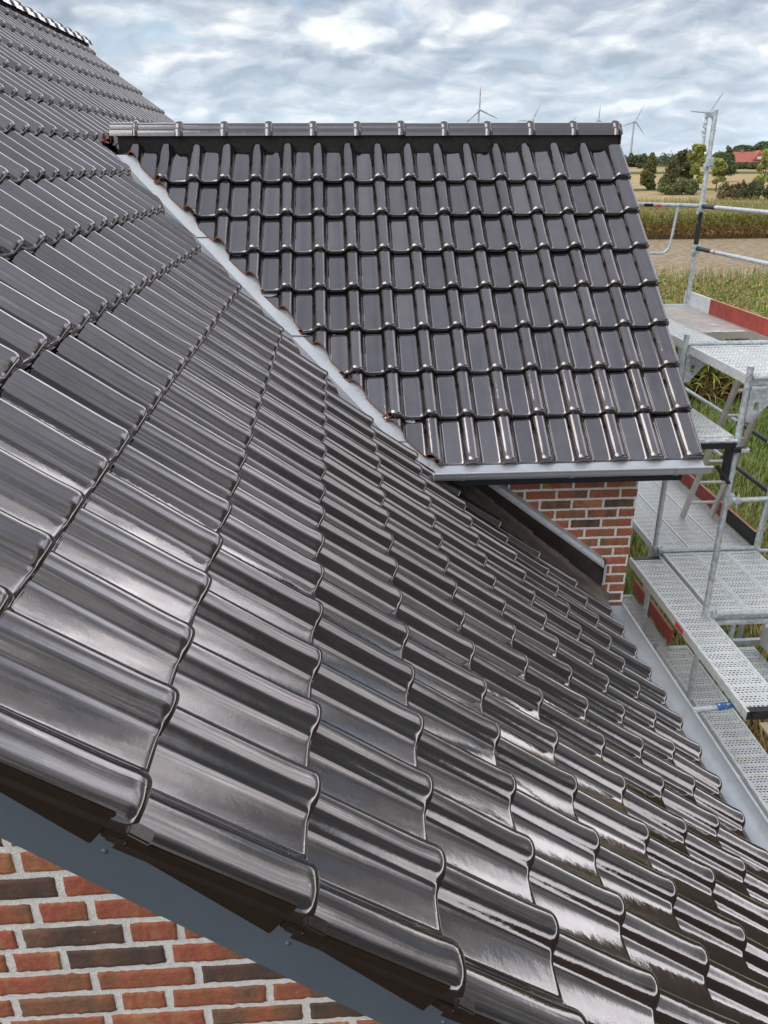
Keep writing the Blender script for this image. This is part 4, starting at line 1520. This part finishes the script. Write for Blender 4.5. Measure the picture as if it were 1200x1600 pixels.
tree('broad dark green tree beside the conifer', 1150, 380, 9.8, 13., 'round', 53, (.04, .056, .03), (.09, .115, .055), 3200, .7)
tree('big dark tree rising behind the red farmhouse roof', 1191, 390, 11.6, 15., 'round', 54, (.04, .056, .03), (.09, .115, .055), 3200, .7)
tree('mid green tree in front of the conifer', 1120, 320, 6.4, 8., 'round', 55, MG, (.08, .11, .035), 2200, .5)
tree('low dark hedge bush below the farmhouse', 1163, 318, 3.0, 13., 'bush', 56, (.04, .056, .03), (.09, .115, .055), 2200, .45, name='bush', cat='bush')
tree('dark hedge bush in front of the farmhouse gable', 1184, 316, 3.3, 12., 'bush', 57, (.04, .056, .03), (.09, .115, .055), 2200, .45, name='bush', cat='bush')


def wood(name, label, spans, seed, c0, c1, leaf):
    """far wood: one mass of leaf clumps standing on the ground"""
    rg = np.random.default_rng(seed); cl = []
    for px0, px1, y, h in spans:
        xa, _ = at_px(px0, 250, y); xb, _ = at_px(px1, 250, y)
        m = max(4, int((xb-xa)/(h*.45)))
        for k in range(m):
            x = xa + (xb-xa)*(k+rg.uniform(0, 1))/m
            yy = y + rg.uniform(-.5, .5)*h
            hh = h*rg.uniform(.65, 1.1)
            z = float(gz(np.array(x), np.array(yy)))
            cl.append((x, yy, z+hh*.5, h*rg.uniform(.3, .55), h*.5, hh*.52))
    o = crown_mesh(name, None, (0, spans[0][2], 0), cl, len(cl)*110, leaf, seed, c0, c1)
    tag(o, label, 'wood', kind='stuff')


wood('wood', 'dark green wood along the rise in the middle distance', [(1036, 1104, 520, 7.6), (1050, 1084, 540, 9.6), (1012, 1046, 560, 5.)], 61, (.055, .072, .048), (.105, .125, .075), .7)
wood('wood', 'line of small dark trees beside the roof verge on the horizon', [(984, 1012, 420, 6.), (985, 1004, 400, 4.6), (994, 1016, 330, 2.8)], 62, (.028, .04, .02), (.06, .075, .035), .8)
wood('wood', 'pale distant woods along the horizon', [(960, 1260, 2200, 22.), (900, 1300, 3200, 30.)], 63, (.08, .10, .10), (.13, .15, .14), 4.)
wood('wood', 'wooded skyline behind the farmhouse', [(1100, 1140, 450, 6.8), (1160, 1230, 470, 7.5)], 64, (.028, .042, .02), (.06, .08, .035), 1.0)

# ---- farmhouse
yF = 345.; xa, _ = at_px(1143, 255, yF); xb, _ = at_px(1199, 255, yF); zf = float(gz(np.array(xa), np.array(yF)))
fh = thing('farmhouse', 'long red roofed farmhouse among dark trees on the rise', 'house', ((xa+xb)/2, yF, zf))
b = BM(); box(b, (xa+.4, yF-3.4, zf-1), (xb-.4, yF+3.4, zf+2.4)); obj('wall', b, 'render_wall', fh)
b = BM()
prism(b, [(yF-4.2, zf+2.2), (yF, zf+6.1), (yF+4.2, zf+2.2), (yF+3.9, zf+2.1), (yF, zf+5.7), (yF-3.9, zf+2.1)], 'x', xa, xb)
rf = obj('roof', b, 'roof_red', fh)
b = BM(); xm = xa + (xb-xa)*.62
prism(b, [(xm-2.6, zf+3.0), (xm, zf+6.6), (xm+2.6, zf+3.0)], 'y', yF-4.0, yF-.2); obj('cross_gable', b, 'roof_red', rf)
b = BM(); box(b, (xm-.9, yF-4.05, zf+3.2), (xm+.9, yF-4.01, zf+4.2)); obj('window', b, 'white_paint', fh)
b = BM(); box(b, (xa+3.2, yF-.5, zf+5.4), (xa+4.1, yF+.4, zf+7.0)); obj('chimney', b, 'roof_red', rf)
for k in range(4):
    x = xa + 1.6 + k*2.8
    b = BM(); box(b, (x, yF-3.44, zf+.9), (x+1.1, yF-3.41, zf+2.0)); obj('window', b, 'dark_glass', fh)

# ---- wind turbines
def turbine(label, px, py, y, angs, bl, red=True):
    x, hz_ = at_px(px, py, y)
    z0 = float(gz(np.array(x), np.array(y)))
    t = thing('wind_turbine', label, 'wind turbine', (x, y, z0), 'wind turbines on the horizon')
    H = hz_ - z0
    b = BM(); tube(b, [(x, y+4, z0), (x, y+4, z0+H*.5), (x, y+4, z0+H-1)], [2.6, 2.0, 1.25], 16); obj('tower', b, 'turbine_white', t, None, 40)
    b = BM(); box(b, (x-1.7, y-1.5, z0+H-1.7), (x+1.7, y+8, z0+H+1.9), .6); obj('nacelle', b, 'turbine_white', t)
    b = BM(); bmesh.ops.create_uvsphere(b, u_segments=12, v_segments=8, radius=1.9, matrix=Matrix.Translation((x, y-2.2, z0+H))); obj('hub', b, 'turbine_white', t, None, 60)
    for a in angs:
        a, sc_ = (a if isinstance(a, tuple) else (a, 1.0))
        d = Vector((math.cos(math.radians(a)), 0, math.sin(math.radians(a)))); n_ = Vector((-d.z, 0, d.x))
        b = BM(); prev = None
        LN = bl*sc_
        for k, (s, c, tw) in enumerate(((.03, 1.5, 1.1), (.16, 2.6, .8), (.4, 2.0, .5), (.62, 1.55, .35), (.63, 1.55, .35), (.8, 1.1, .25), (.81, 1.1, .25), (1.0, .35, .1))):
            p = Vector((x, y-2.4, z0+H)) + d*LN*s
            R = [b.verts.new(p + n_*c*.62), b.verts.new(p + Vector((0, -tw, 0)) + n_*c*.1), b.verts.new(p - n_*c*.38), b.verts.new(p + Vector((0, tw, 0)) + n_*c*.1)]
            if prev:
                for i in range(4):
                    f = b.faces.new((prev[i], R[i], R[(i+1) % 4], prev[(i+1) % 4]))
                    f.material_index = 1 if red and k in (5, 7) and (k == 7 or True) and k != 6 else 0
            prev = R
        bmesh.ops.recalc_face_normals(b, faces=b.faces[:])
        obj('blade', b, ['turbine_white', 'turbine_red'], t)


turbine('wind turbine with red banded blades farthest left above the ridge', 749, 172, 1250, (90, 221, 337), 29)
turbine('wind turbine half hidden behind the ridge, second from the left', 832, 187.5, 1515, (64, 183, 300), 29, False)
turbine('wind turbine of which only a blade tip shows above the ridge', 890, 198, 1750, (58, 178, 298), 24, False)
turbine('wind turbine with one blade pointing straight up behind the ridge end', 935, 188, 1560, (89, 209, 329), 25, False)
turbine('wind turbine just right of the ridge end in full view', 992, 190, 1580, (64, 197, 312), 30, False)
turbine('tall wind turbine beside the upright scaffold post', 1108, 175.5, 1290, (58, 178, 298), 31)
